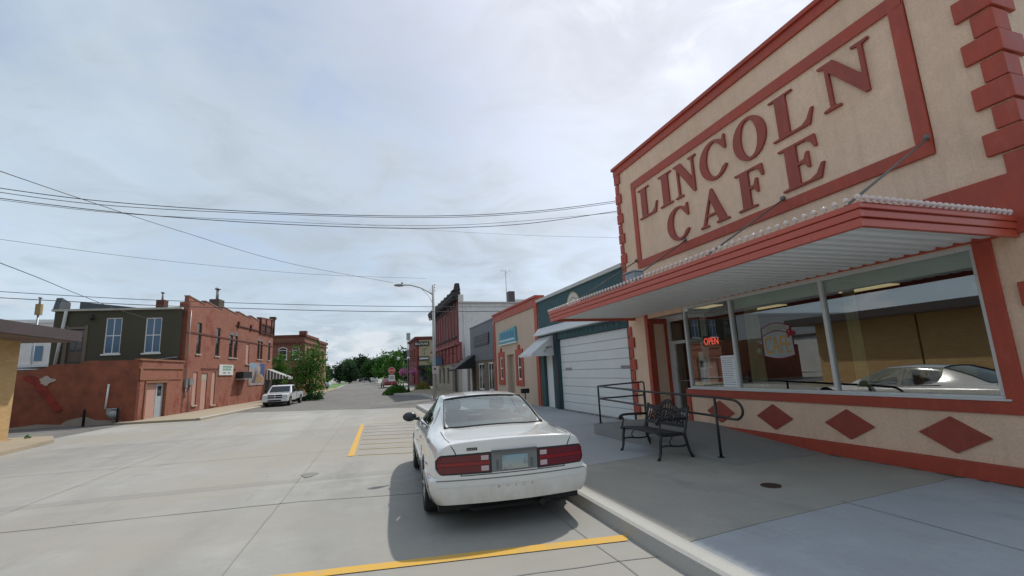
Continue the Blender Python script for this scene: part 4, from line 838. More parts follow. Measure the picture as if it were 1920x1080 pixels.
for i, (a, b, c, d) in enumerate(W1):
    f = sash(lb, LF, a, b, c, d, -.06, (plain('sash_brown%d' % i, (.09, .075, .06), .6), m_dglass, m_creamst), bars_v=0, bars_h=1, sill=.12)
    if i in (2, 3, 4, 5, 6):
        m = MB(); r = (b-a)/2; m.add([LF(a, -.02, d+.0)]+[LF((a+b)/2-r*math.cos(math.pi*j/8), -.02, d+r*.9*math.sin(math.pi*j/8)) for j in range(9)], [tuple(range(1, 10))]); 
        m = MB(); m.prism(LF, [((a+b)/2-r*math.cos(math.pi*j/8), d+r*.8*math.sin(math.pi*j/8)) for j in range(9)], .001, .012); m.build('arch_light', m_dglass, f)
for i, (a, b, c, d) in enumerate(LB):
    m = MB(); m.box(LF, a, b, -.10, -.05, c, d); o = m.build('boarded_window' if i != 1 else 'door', m_pink, lb)
    if i != 1: m = MB(); m.box(LF, a-.06, b+.06, -.05, .08, c-.09, c-.003); m.build('sill', m_creamst, o)
    else:
        m = MB(); m.box(LF, a+.04, b-.04, -.05, -.04, 2.0, 2.4); m.build('fanlight', m_creamst, o)
m = MB(); m.tube([LF(-.1, .06, 2.0), LF(-.1, .06, .1)], .03, 6); m.box(LF, -.45, .05, .01, .2, 1.75, 2.15); m.box(LF, -.75, -.5, .01, .12, 1.6, 2.1); m.tube([LF(-.6, .05, 1.6), LF(-.6, .05, 1.0)], .04, 6); m.tube([LF(-.6, .04, 2.1), LF(-.6, .04, 6.4)], .025, 6); m.build('meter_boxes', m_galv, lb)
m = MB(); m.box(LF, 3.9, 6.3, .02, .07, 2.34, 3.10); sg = m.build('white_sign', plain('sign_white', (.66, .66, .62), .5, var=.03), lb)
m = MB(); 
for r0, r1, zz_ in ((4.45, 5.9, 2.88), (4.45, 5.9, 2.68)):
    u = r0
    while u < r1: l = .1+.1*rnd.random(); m.box(LF, u, u+l, .07, .076, zz_, zz_+.15); u += l+.04
m.build('green_lettering', plain('pale_green', (.20, .36, .30), .6), sg)
m = MB(); m.box(LF, 4.55, 5.0, .07, .076, 2.47, 2.56); m.box(LF, 5.35, 5.7, .07, .076, 2.47, 2.56); m.build('blue_lettering', plain('pale_blue', (.14, .24, .34), .6), sg)
m = MB(); m.box(LF, 7.0, 8.85, .02, .55, 2.08, 2.58); bxn = m.build('projecting_box', m_black, lb, bevel=.02); m = MB(); m.box(LF, 6.9, 8.9, .02, .62, 1.98, 2.06); m.build('shelf', m_galv, bxn)
# mural: a generic abstract of soft colour patches
m = MB(); m.box(LF, 9.55, 13.3, .02, .05, 1.47, 3.36); mu = m.build('mural', plain('mural_ground', (.33, .27, .27), .7, var=.5, nscale=2.2), lb)
def blob(name, pts, c, k):
    m = MB(); m.prism(LF, pts, .05+.003*k, .052+.003*k); m.build(name, plain(name, c, .7, var=.25, nscale=2), mu)
blob('sky_patch', [(9.6, 3.33), (11.2, 3.33), (11.2, 2.95), (10.4, 2.85), (9.8, 2.95)], (.22, .32, .42), 1)
blob('blue_patch', [(11.9, 3.33), (13.25, 3.33), (13.25, 2.1), (12.7, 2.35), (12.1, 2.5), (12.3, 2.9)], (.035, .07, .19), 2)
blob('ochre_patch', [(11.3, 1.75), (12.6, 1.65), (12.9, 2.0), (12.3, 2.25), (11.6, 2.5), (11.4, 2.2)], (.30, .19, .07), 3)
blob('grey_patch', [(10.2, 1.7), (11.0, 1.65), (11.3, 2.2), (11.2, 2.75), (10.8, 2.4)], (.10, .08, .09), 4)
blob('pale_patch', [(11.3, 3.1), (11.8, 3.0), (11.9, 2.6), (11.5, 2.55)], (.38, .35, .31), 5)
# stovepipe chimney
m = MB(); cp = LF(12.6, -4, 0); m.box(Fr((cp.x, cp.y, 0), LU, LN), -.55, .55, -.4, .4, 6.6, 9.2); ck = m.build('chimney', plain('soot_brick', (.10, .075, .055), .9, var=.3), lb)
m = MB(); m.tube([(cp.x, cp.y, 9.2), (cp.x, cp.y, 10.2)], .12, 8); m.tube([(cp.x, cp.y, 10.15), (cp.x, cp.y, 10.3)], [.25, .2], 8); m.build('flue', m_galv, ck)
# striped shop awning on the far corner
m = MB(); nS = 12; mats = [m_white, m_charcoal]
for q_ in (0, 1):
    m = MB()
    for i in range(nS):
        if i % 2 != q_: continue
        a = 13.9+1.6*i/nS*1.0; b = a+1.6/nS
        m.quad(LF(a, .03, 2.85), LF(b, .03, 2.85), LF(b, 1.9, 2.05), LF(a, 1.9, 2.05)); m.quad(LF(a, 1.9, 2.05), LF(b, 1.9, 2.05), LF(b, 1.9, 1.85), LF(a, 1.9, 1.85))
    for i in range(14):
        if i % 2 != q_: continue
        w0 = .03+1.87*i/14; w1 = .03+1.87*(i+1)/14; h0 = 2.85-.8*(w0-.03)/1.87; h1 = 2.85-.8*(w1-.03)/1.87
        m.quad(LF(13.9, w0, h0), LF(13.9, w1, h1), LF(13.9, w1, 1.9), LF(13.9, w0, 1.9))
    o = m.build('awning_stripes', mats[q_], lb)
m = MB(); m.box(LF, 13.8, 15.5, -.02, .03, .1, 1.85); m.build('shopfront', m_dark, lb)
# --- one storey brick garage with door and brown side wall
G0 = -5.4
gl = thing('low_brick_garage', 'one storey red brick garage with a brown painted side wall and red chute', 'building', tuple(LF(-3.1, 0, 0)))
m = MB(); m.wall(LF, G0, L0-.02, 0, 3.15, [(-4.62, -2.72, 0, 1.96)], .2); m.quad(LF(G0, 0, 3.0), LF(L0, 0, 3.0), LF(L0, -6, 3.0), LF(G0, -6, 3.0)); m.build('front_wall', m_lbrick, gl)
m = MB(); m.box(LF, G0-.03, L0-.04, -.2, .06, 3.15, 3.24); m.box(LF, G0, L0-.04, .001, .05, 2.72, 2.80); m.box(LF, G0+.1, G0+.3, 0, .05, 2.15, 2.72); m.box(LF, G0+.15, L0-.2, .001, .04, 2.12, 2.2); m.box(LF, -4.75, -4.62, 0, .05, .1, 1.96); m.box(LF, -2.72, -2.59, 0, .05, .1, 1.96); m.box(LF, -4.75, -2.59, 0, .06, 1.96, 2.08); m.build('brick_trim', plain('orange_brick', (.25, .11, .06), .85, var=.2, bump=.3), gl)
m = MB(); m.box(LF, -4.6, -3.5, -.17, -.12, .1, 1.94); dp_ = m.build('door_panel', m_pink, gl); m = MB(); m.box(LF, -3.48, -2.76, -.17, -.11, .1, 1.94); d2 = m.build('door', plain('pale_blue_door', (.36, .40, .43), .6), gl)
m = MB(); m.box(LF, -3.32, -2.95, -.11, -.10, 1.25, 1.78); m.build('door_window', m_dglass, d2)
SW = Fr(LF(G0, 0, 0), LN, (-LU[0], -LU[1], 0))          # brown side wall, u negative to the left
m = MB(); topl = [(0, 3.15), (-2.4, 3.22), (-2.7, 3.08), (-3.8, 3.10), (-4.3, 2.92), (-5.0, 2.84), (-9, 2.8), (-9, -.3), (0, -.3)]
m.prism(SW, topl, -.25, -.002); m.build('side_wall', m_brown, gl)
m = MB(); m.prism(SW, [(0, .0), (-9, .0), (-9, .10), (-5, .12), (-4.2, .20), (-3.2, .12), (-2.9, .32), (-2.2, .45), (-1.7, .24), (-.9, .2), (-.3, .1)], .0, .03); m.build('plaster_base', plain('bare_plaster', (.32, .28, .24), .9, var=.2), gl)
m = MB(); m.prism(SW, [(-4.55, 2.05), (-4.15, 2.15), (-3.2, .85), (-3.42, .72)], .0, .05); m.prism(SW, [(-5.1, 2.5), (-4.8, 2.62), (-4.5, 2.5), (-4.1, 2.2), (-4.3, 2.0), (-4.7, 2.2)], .0, .03); m.build('red_chute', plain('faded_red_paint', (.26, .03, .018), .8, var=.6), gl)
m = MB(); m.prism(SW, [(-4.02+.33*math.cos(a)*(1+.3*math.sin(3*a+1)), 2.3+.2*math.sin(a)*(1+.3*math.cos(4*a))) for a in [i*.35 for i in range(18)]], .03, .045); m.build('plaster_patch', plain('plaster_patch', (.42, .36, .31), .9), gl)
m = MB(); m.tube([SW(-1.25, .06, 2.0), SW(-1.3, .06, .78)], .045, 6); m.build('white_pipe', m_white, gl)
m = MB(); m.tube([SW(-1.2, .12, .75), SW(-.6, .12, .75)], .05, 6); m.sphere(SW(-.85, .2, .48), .22, 10, 8); m.box(SW, -1.1, -.9, .1, .3, .5, .75); m.tube([SW(-.85, .15, .4), SW(-.85, .15, .1)], .04, 6); m.build('gas_meter', m_galv, gl)
for u in (-1.95, -.5):
    m = MB(); p = SW(u, .45, 0); m.tube([p, p+Vector((0, 0, .78))], .06, 8); m.sphere(p+Vector((0, 0, .78)), .06, 8, 4)
    tag(m.build('bollard', m_black), 'black bollard '+('nearer the yellow column' if u < -1 else 'next to the gas meter')+' at the brown wall', 'bollard', 'bollards at the brown wall')
# --- olive rendered house behind
og = thing('olive_rendered_house', 'olive green rendered upper storey with two blue shuttered windows behind the brown wall', 'building', tuple(LF(-.9, -3, 0)))
OG = Fr(LF(-1.5, 0, 0), LN, (-LU[0], -LU[1], 0))
GW = [(-4.08, -3.22, 3.78, 5.92), (-1.97, -1.10, 3.76, 5.88), (-5.95, -5.12, 3.40, 5.28)]
m = MB(); m.wall(OG, -6.75, -.02, 0, 6.35, GW, .15); m.quad(OG(-6.75, 0, 0), OG(-6.75, -7, 0), OG(-6.75, -7, 6.35), OG(-6.75, 0, 6.35)); m.quad(OG(-6.75, 0, 6.35), OG(-.02, 0, 6.35), OG(-.02, -.55, 6.34), OG(-6.75, -.55, 6.34)); m.build('wall', m_olive, og)
m = MB(); m.box(OG, -6.85, -.02, -.1, .14, 6.352, 6.47); m.build('roof_edge', plain('pale_gutter', (.38, .38, .33), .6), og)
m = MB(); m.tube([OG(-6.1, .12, 6.35), OG(-6.35, .12, 3.2)], .09, 6); m.build('downpipe', plain('downpipe_white', (.50, .50, .47), .6), og)
m = MB(); m.prismU(OG, [(.0, 6.47), (-.9, 6.47), (-.9, 7.0), (-.2, 7.2)], -6.9, -6.6); m.prism(OG, [(-6.9, 6.47), (-6.9, 7.25), (-4.6, 6.95), (-2.2, 6.6), (-2.2, 6.47)], -2.3, -2.1); m.build('side_parapet', plain('slate_parapet', (.08, .095, .105), .8, var=.3), og)
for a, b, c, d in GW[:2]: sash(og, OG, a, b, c, d, -.05, (m_white, m_bglass), bars_v=1, bars_h=1, fw=.06, sill=.12)
m = MB(); m.box(OG, -5.95, -5.12, -.14, -.08, 3.4, 4.75); dk = m.build('door', plain('brown_door', (.10, .065, .05), .6), og); m = MB(); m.box(OG, -5.82, -5.58, -.08, -.07, 4.0, 4.6); m.box(OG, -5.48, -5.24, -.08, -.07, 4.0, 4.6); m.box(OG, -5.9, -5.16, -.14, -.1, 4.8, 5.24); m.build('door_glass', m_dglass, dk)
m = MB(); m.box(OG, -6.15, -5.95, 0, .04, 3.2, 5.5); m.box(OG, -5.12, -4.95, 0, .04, 3.2, 5.5); m.box(OG, -5.95, -5.12, 0, .04, 5.28, 5.42); m.build('door_frame', plain('frame_brown', (.14, .11, .08), .7), og)
m = MB(); m.box(OG, -2.1, -1.65, -1.6, -1.1, 6.3, 7.15); ck = m.build('chimney', plain('chimney_red', (.13, .045, .03), .9, var=.3), og); m = MB(); m.tube([OG(-1.88, -1.35, 7.15), OG(-1.88, -1.35, 7.65)], .06, 6); m.tube([OG(-1.88, -1.35, 7.6), OG(-1.88, -1.35, 7.68)], .11, 8); m.build('flue', m_galv, ck)
m = MB(); m.sphere(OG(-4.75, .15, 5.9), .12, 8, 5); m.tube([OG(-4.75, 0, 6.1), OG(-4.75, .15, 6.05)], .03, 5); m.build('wall_lamp', m_black, og)
m = MB(); m.tube([OG(-1.6, .05, 3.3), OG(-.1, .06, 3.45)], .035, 5); m.build('conduit', m_galv, og)
# --- second brick corner block
cb = thing('corner_brick_store', 'two storey brown brick corner store with arched white windows behind the street tree', 'building', (-6.9, 61.5, 0))
CF = Fr((-6.9, 61.5, 0), (math.sin(R(7)), math.cos(R(7)), 0), (math.cos(R(7)), -math.sin(R(7)), 0)); CS = Fr((-6.9, 61.5, 0), (math.cos(R(7)), -math.sin(R(7)), 0), (-math.sin(R(7)), -math.cos(R(7)), 0))
ops = [(-2.9, -1.95, 4.2, 5.35), (-1.35, -.5, 4.2, 5.35), (-5.4, -4.4, 4.2, 5.35)]
m_cbr = brick('store_brick', (.26, .10, .055), (.2, .075, .045), (.22, .13, .1), (1, 0, 0)); m_cbr2 = brick('store_brick_side', (.32, .16, .08), (.27, .13, .07), (.25, .17, .12), CF.U)
m = MB(); m.wall(CS, -12, 0, 0, 6.95, ops+[(-5, -.6, .4, 2.6)], .2); m.quad(CS(-12, 0, 6.8), CS(0, 0, 6.8), CF(14, 0, 6.8), CF(14, -12, 6.8)); m.build('south_wall', m_cbr, cb)
m = MB(); m.wall(CF, 0, 13, 0, 6.9, [(1.2, 2.4, 4.2, 5.6), (4, 5.2, 4.2, 5.6), (7, 8.2, 4.2, 5.6), (10, 11.2, 4.2, 5.6)], .2); m.quad(CF(13, 0, 0), CF(13, -12, 0), CF(13, -12, 6.9), CF(13, 0, 6.9)); m.build('street_wall', m_cbr2, cb)
m = MB(); m.box(CS, -12, .12, .0, .16, 6.15, 6.32); m.box(CS, -12, .15, -.2, .22, 6.95, 7.15); m.box(CF, 0, 13.2, .0, .16, 6.15, 6.3); m.box(CF, -.1, 7, -.2, .2, 6.9, 7.2); m.box(CF, 7, 13.2, -.2, .2, 6.6, 6.95)
for i in range(24): m.box(CS, -11.8+i*.5, -11.6+i*.5, .0, .12, 5.9, 6.15)
m.box(CS, -.6, .22, -.4, .22, 6.95, 7.6); m.box(CS, -.5, .1, .0, .14, 3.2, 6.15); m.build('corbelled_cornice', plain('store_corbel', (.15, .05, .035), .85, var=.25), cb)
for a, b, c, d in ops:
    f = sash(cb, CS, a, b, c, d, .0, (m_white, m_dglass), bars_v=0, bars_h=1, fw=.08, sill=.15); m = MB(); r = (b-a)/2
    m.prism(CS, [((a+b)/2-r*math.cos(math.pi*j/10), d+.55*r*math.sin(math.pi*j/10)) for j in range(11)], .001, .02); m.build('arch_light', m_dglass, f)
    m = MB(); m.tube([CS((a+b)/2-(r+.03)*math.cos(math.pi*j/10), .03, d+.6*r*math.sin(math.pi*j/10)) for j in range(11)], .05, 5); m.build('arch', m_white, f)
m = MB(); m.box(CS, -5, -.6, -.1, -.05, .4, 2.6); m.build('shop_window', m_dglass, cb)
m = MB(); m.prismU(CS, [(0, 3.0), (1.0, 2.6), (1.0, 2.5), (0, 2.5)], -6, -.3); m.build('awning', plain('brown_awning', (.1, .045, .03), .8), cb)
# --- yellow brick kiosk with deep brown roof on the near left (its front is what the cafe windows mirror)
YW = Fr((-12.15, 0, 0), (0, 1, 0), (1, 0, 0))
yb = thing('yellow_brick_office', 'low yellow brick building with a deep dark flat roof at the left edge', 'building', (-12.15, 4, 0))
segs = [(-18, -12), (-9.5, -5.5), (-1.5, 1.9), (2.0, 6.2), (6.3, 9.6), (13.2, 16.2), (16.3, 21.9)]
for a, b in segs: m = MB(); m.box(YW, a, b, -.3, 0, 0, 3.66); m.build('brick_pier', m_yel, yb)
m = MB(); m.box(YW, 21.6, 21.9, -14, -.3, 0, 3.66); m.build('end_wall', m_yelS, yb)
m = MB(); m.box(YW, -18, 21.6, -14, -3.0, 0, 3.66); m.build('inner_wall', m_dark, yb)
m = MB(); m.box(YW, -19, 22.9, -14.5, 1.35, 3.68, 4.08); m.build('flat_roof', m_roofb, yb)
m = MB(); m.box(YW, -18.9, 22.8, -14.4, 1.25, 3.66, 3.68); m.build('soffit', plain('brown_soffit', (.16, .12, .105), .7), yb)
for a, b in ((-12, -9.5), (-5.5, -1.5), (9.6, 13.2)): m = MB(); m.box(YW, a, b, -.25, -.2, .3, 3.3); m.build('dark_window', m_dglass, yb)
m = MB(); m.box(YW, -3.5, 1.5, -6, -5.5, 4.1, 5.2); m.box(YW, 8, 10, -4, -3, 4.1, 4.7); m.build('roof_unit', m_alu, yb)
# buildings beyond it, seen over the wall and mirrored in the glass
wbk = thing('white_warehouse', 'white two storey warehouse with small blue windows beyond the brown wall', 'building', (-34, 58, 0))
m = MB(); m.box(WORLD, -60, -24.5, 55, 75, 0, 8.2); m.build('wall', m_whitebrick, wbk)
m = MB(); m.box(WORLD, -60, -24.4, 54.9, 75.1, 8.2, 8.5); m.build('parapet', m_white, wbk)
for x in (-33.2, -31.6, -29.6, -26.8): m = MB(); m.box(WORLD, x, x+.8, 54.93, 54.98, 4.6, 6.0); m.build('window', m_bglass, wbk)
m = thing('roof_chimney', 'yellow brick chimney stack standing on a mast above the far white roof', 'chimney', (-24.2, 45, 0))
k = MB(); k.box(WORLD, -24.32, -23.98, 44.85, 45.15, 7.65, 8.5); k.build('stack', plain('ochre_stack', (.30, .2, .09), .85, var=.2), m); k = MB(); k.tube([(-24.15, 45, 8.5), (-24.15, 45, 9.0)], .07, 8); k.tube([(-24.15, 45, 8.95), (-24.15, 45, 9.05)], .13, 8); k.tube([(-24.15, 45, 0), (-24.15, 45, 7.65)], .07, 8); k.build('flue', m_galv, m)
sd = thing('flat_roofed_shed', 'low pale shed with a dark flat roof just behind the brown wall', 'building', (-19, 40, 0))
m = MB(); m.box(WORLD, -30, -17.8, 40, 46, 0, 2.9); m.build('wall', m_whitebrick, sd); m = MB(); m.box(WORLD, -30.3, -17.6, 39.5, 46.3, 2.9, 3.25); m.build('roof', m_charcoal, sd); m = MB(); m.box(WORLD, -24, -19, 42, 44, 3.25, 3.7); m.build('skylight', m_white, sd)
for k, (x0, x1, y0, y1, h, c, lab) in enumerate([(-48, -28, -22, -4, 5.4, (.55, .54, .5), 'pale long building behind the yellow office, mirrored in the cafe glass'), (-44, -26, 0, 18, 5.0, (.3, .22, .15), 'tan block behind the yellow office, seen only in the cafe glass'), (-60, -34, 22, 50, 4.0, (.5, .5, .48), 'white low block at the far end of the side street')]):
    t = thing('background_building', lab, 'building', (x0, y0, 0)); m = MB(); m.box(WORLD, x0, x1, y0, y1, 0, h); m.build('wall', plain('bg_wall%d' % k, c, .85), t); m = MB(); m.box(WORLD, x0-.2, x1+.2, y0-.2, y1+.2, h, h+.3); m.build('roof', m_roofb if k else m_white, t)

# ================================================================== SEDAN
def carpaint(name, c, rough=.28, dirt=True):
    M = MT(name); sp = M.n('ShaderNodeSeparateXYZ'); M.l(M.obj, sp.inputs[0]); n = M.noise(3, 6, .65); n2 = M.noise(14, 5, .7, sc=(1, 1, .3))
    col = c4(c)
    if dirt:
        f = M.math('MULTIPLY', M.rng(sp.outputs[2], .18, .62, 1, 0), M.rng(M.math('ADD', M.math('MULTIPLY', n, .6), M.math('MULTIPLY', n2, .4)), .3, .65, .25, 1.0)); col = M.mix(f, col, (.33, .27, .17, 1)); M.rough(M.rng(f, 0, 1, rough, .7))
    else: M.rough(rough)
    M.col(col); M.b.inputs['Coat Weight'].default_value = 1.0; M.b.inputs['Coat Roughness'].default_value = .06; return M.m
m_carw = carpaint('white_car_paint', (.74, .74, .72), .2)
m_cglass = glass('car_glass', (.9, .95, .93), 1.65, rough=.035, boost=.13, trans=(.62, .74, .71))
m_tyre = plain('tyre_rubber', (.018, .018, .018), .85, bump=.2)
m_rim = plain('wheel_rim', (.45, .45, .45), .35, metal=.7)
m_seal = plain('window_seal', (.015, .016, .018), .45)
m_redlens = plain('red_lens', (.13, .008, .014), .15, var=.15, nscale=30, spec=.7); m_redlens2 = plain('bright_red_lens', (.24, .004, .008), .15, spec=.7)
m_clearlens = plain('clear_lens', (.50, .40, .42), .15, spec=.8)
def cage_mesh(stations, glassf, subdiv=3, creases=None, bulge_r=.10, bulge_f=.18):
    """stations: (y, [(x,z)*n]) half sections from sill to centreline; returns evaluated mesh data with face tags"""
    nc = len(stations[0][1]); V = []; idx = {}
    def vid(i, j, sgn):
        key = (i, j, sgn if j < nc-1 else 0)
        if key not in idx:
            y, sec = stations[i]; x, z = sec[j]
            yy = y
            if i == 0: yy = y - bulge_r*(1-(x/.98)**2)
            if i == len(stations)-1: yy = y + bulge_f*(1-(x/.98)**2)
            idx[key] = len(V); V.append((sgn*x if j < nc-1 else 0.0, yy, z))
        return idx[key]
    F = []; T = []
    for sgn in (1, -1):
        for i in range(len(stations)-1):
            for j in range(nc-1):
                q = [vid(i, j, sgn), vid(i+1, j, sgn), vid(i+1, j+1, sgn), vid(i, j+1, sgn)]
                F.append(q if sgn > 0 else q[::-1]); T.append(glassf(i, j))
    # end caps: rows of the side columns joined across
    NS = 6   # cols nc-4.. are the top ones
    def cap(i, rear):
        y, sec = stations[i]; topc = list(range(nc-4, nc))          # 6,7,8,9
        rows = list(range(0, nc-4))                                # 0..5
        def cv(r, c, sgn):
            if r == 'top': return vid(i, c, sgn)
            key = ('c', i, r, c, sgn if c < nc-1 else 0)
            if key not in idx:
                x = sec[c][0]*(sec[r][0]/sec[nc-5][0]) if c < nc-1 else 0; z = sec[r][1]
                b = bulge_r if rear else bulge_f
                off = b*(1-(x/.98)**2); 
                idx[key] = len(V); V.append((sgn*x if c < nc-1 else 0., y-off if rear else y+off, z))
            return idx[key]
        for sgn in (1, -1):
            for ri in range(len(rows)):
                r0 = rows[ri]; r1 = rows[ri+1] if ri+1 < len(rows) else None
                if r1 is None: continue
                cols = [None]+topc
                for ci in range(len(cols)-1):
                    a, b = cols[ci], cols[ci+1]
                    g = lambda r, c: vid(i, r, sgn) if c is None else cv(r, c, sgn)
                    q = [g(r0, a), g(r0, b), g(r1, b), g(r1, a)]; F.append(q); T.append('body')
            # last strip between row nc-5 and the top columns
            r = rows[-1]
            q = [vid(i, r, sgn), cv(r, nc-4, sgn), vid(i, nc-4, sgn)]; F.append(q); T.append('body')
            for a, b in ((nc-4, nc-3), (nc-3, nc-2), (nc-2, nc-1)): F.append([cv(r, a, sgn), cv(r, b, sgn), cv('top', b, sgn), cv('top', a, sgn)]); T.append('body')
    cap(0, True); cap(len(stations)-1, False)
    tags = sorted(set(T)); me = bpy.data.meshes.new('cage'); me.from_pydata(V, [], F)
    for t in tags: me.materials.append(bpy.data.materials.get('_'+t) or bpy.data.materials.new('_'+t))
    for p, t in zip(me.polygons, T): p.material_index = tags.index(t)
    bm = bmesh.new(); bm.from_mesh(me); bmesh.ops.recalc_face_normals(bm, faces=bm.faces)
    cl = bm.edges.layers.float.get('crease_edge') or bm.edges.layers.float.new('crease_edge')
    for e in bm.edges:
        ms = {f.material_index for f in e.link_faces}
        if len(ms) > 1: e[cl] = .75
    if creases:
        inv = {v: k for k, v in idx.items()}
        for e in bm.edges:
            c = creases(inv.get(e.verts[0].index), inv.get(e.verts[1].index))
            if c: e[cl] = max(e[cl], c)
    bm.to_mesh(me); bm.free()
    o = bpy.data.objects.new('cage', me); COL.objects.link(o); s_ = o.modifiers.new('s', 'SUBSURF'); s_.levels = subdiv; s_.render_levels = subdiv
    dg = bpy.context.evaluated_depsgraph_get(); ev = bpy.data.meshes.new_from_object(o.evaluated_get(dg))
    vs = [v.co.copy() for v in ev.vertices]; fs = [tuple(p.vertices) for p in ev.polygons]; tg = [tags[p.material_index] for p in ev.polygons]
    bpy.data.objects.remove(o); return vs, fs, tg
def cut_wheels(vs, fs, tg, centres, rad, xmin):
    keep = []
    def inside(v, c): return abs(v.x) > xmin and (v.y-c[0])**2+(v.z-c[1])**2 < rad*rad
    for f, t in zip(fs, tg):
        dead = any(all(inside(vs[i], c) for i in f) for c in centres)
        if not dead: keep.append((f, t))
    used = {i for f, t in keep for i in f}
    for i in used:
        v = vs[i]
        for c in centres:
            if inside(v, c):
                d = math.hypot(v.y-c[0], v.z-c[1]) or 1e-6; v.y = c[0]+(v.y-c[0])*rad/d; v.z = c[1]+(v.z-c[1])*rad/d
    return [k[0] for k in keep], [k[1] for k in keep]
class Skin:
    def __init__(s, vs, fs): s.t = BVHTree.FromPolygons(vs, fs)
    def rear(s, x, z): h = s.t.ray_cast(Vector((x, -3, z)), Vector((0, 1, 0))); return h[0], h[1]
    def left(s, y, z): h = s.t.ray_cast(Vector((-3, y, z)), Vector((1, 0, 0))); return h[0], h[1]
    def right(s, y, z): h = s.t.ray_cast(Vector((3, y, z)), Vector((-1, 0, 0))); return h[0], h[1]
    def top(s, x, y): h = s.t.ray_cast(Vector((x, y, 4)), Vector((0, 0, -1))); return h[0], h[1]
def conform(mb, cast, P, nu, nv, h0, h1):
    """thin solid following the skin; P(u,v)->(a,b)"""
    lay = []
    for h in (h0, h1):
        row = []
        for j in range(nv+1):
            for i in range(nu+1):
                p, n = cast(*P(i/nu, j/nv))
                if p is None: return
                if n is None: n = Vector((0, 0, 1))
                row.append(p+n*h)
        lay += row
    k = (nu+1)*(nv+1); F = []
    for j in range(nv):
        for i in range(nu): a = j*(nu+1)+i; F += [(k+a, k+a+1, k+a+nu+2, k+a+nu+1)]
    for j in range(nv):
        a = j*(nu+1); b = a+nu+1; F.append((a, b, k+b, k+a)); a += nu; b += nu; F.append((a, k+a, k+b, b))
    for i in range(nu): F.append((i, k+i, k+i+1, i+1)); a = nv*(nu+1)+i; F.append((a, a+1, k+a+1, k+a))
    mb.add(lay, F, False)
def line(mb, cast, pts, r):
    out_ = []
    for a, b in pts:
        p, n = cast(a, b)
        if p is not None: out_.append(p+(n*r*.3 if n is not None else Vector()))
    if len(out_) > 1: mb.tube(out_, r, 5)
def wheel(root, x, y, r, wd, side):
    m = MB(); prof = [(r-.02, -wd/2), (r, -wd/2+.03), (r, wd/2-.03), (r-.02, wd/2), (r*.66, wd/2), (r*.64, -wd/2)]
    k = []; n = 32
    for i in range(n):
        a = 2*math.pi*i/n; k += [Vector((x+side*w_, y+q_*math.cos(a), r+q_*math.sin(a))) for q_, w_ in prof]
    p_ = len(prof); m.add(k, [(i*p_+j, i*p_+(j+1) % p_, ((i+1) % n)*p_+(j+1) % p_, ((i+1) % n)*p_+j) for i in range(n) for j in range(p_)], True)
    wh = m.build('wheel', m_tyre, root)
    m = MB(); xo = x+side*(wd/2-.02)
    m.disc((xo-side*.02, y, r), (0, 1, 0), (0, 0, 1), r*.66, (side, 0, 0), .015, 28); m.disc((xo-side*.01, y, r), (0, 1, 0), (0, 0, 1), r*.18, (side, 0, 0), .03, 16)
    for i in range(7):
        a = 2*math.pi*i/7; d = Vector((0, math.cos(a), math.sin(a))); m.tube([Vector((xo, y, r))+d*r*.14, Vector((xo+side*.006, y, r))+d*r*.60], .022, 5)
    m.ring((xo-side*.01, y, r), (0, 1, 0), (0, 0, 1), r*.58, r*.67, (side, 0, 0), .02, 32); m.build('rim', m_rim, wh); return wh

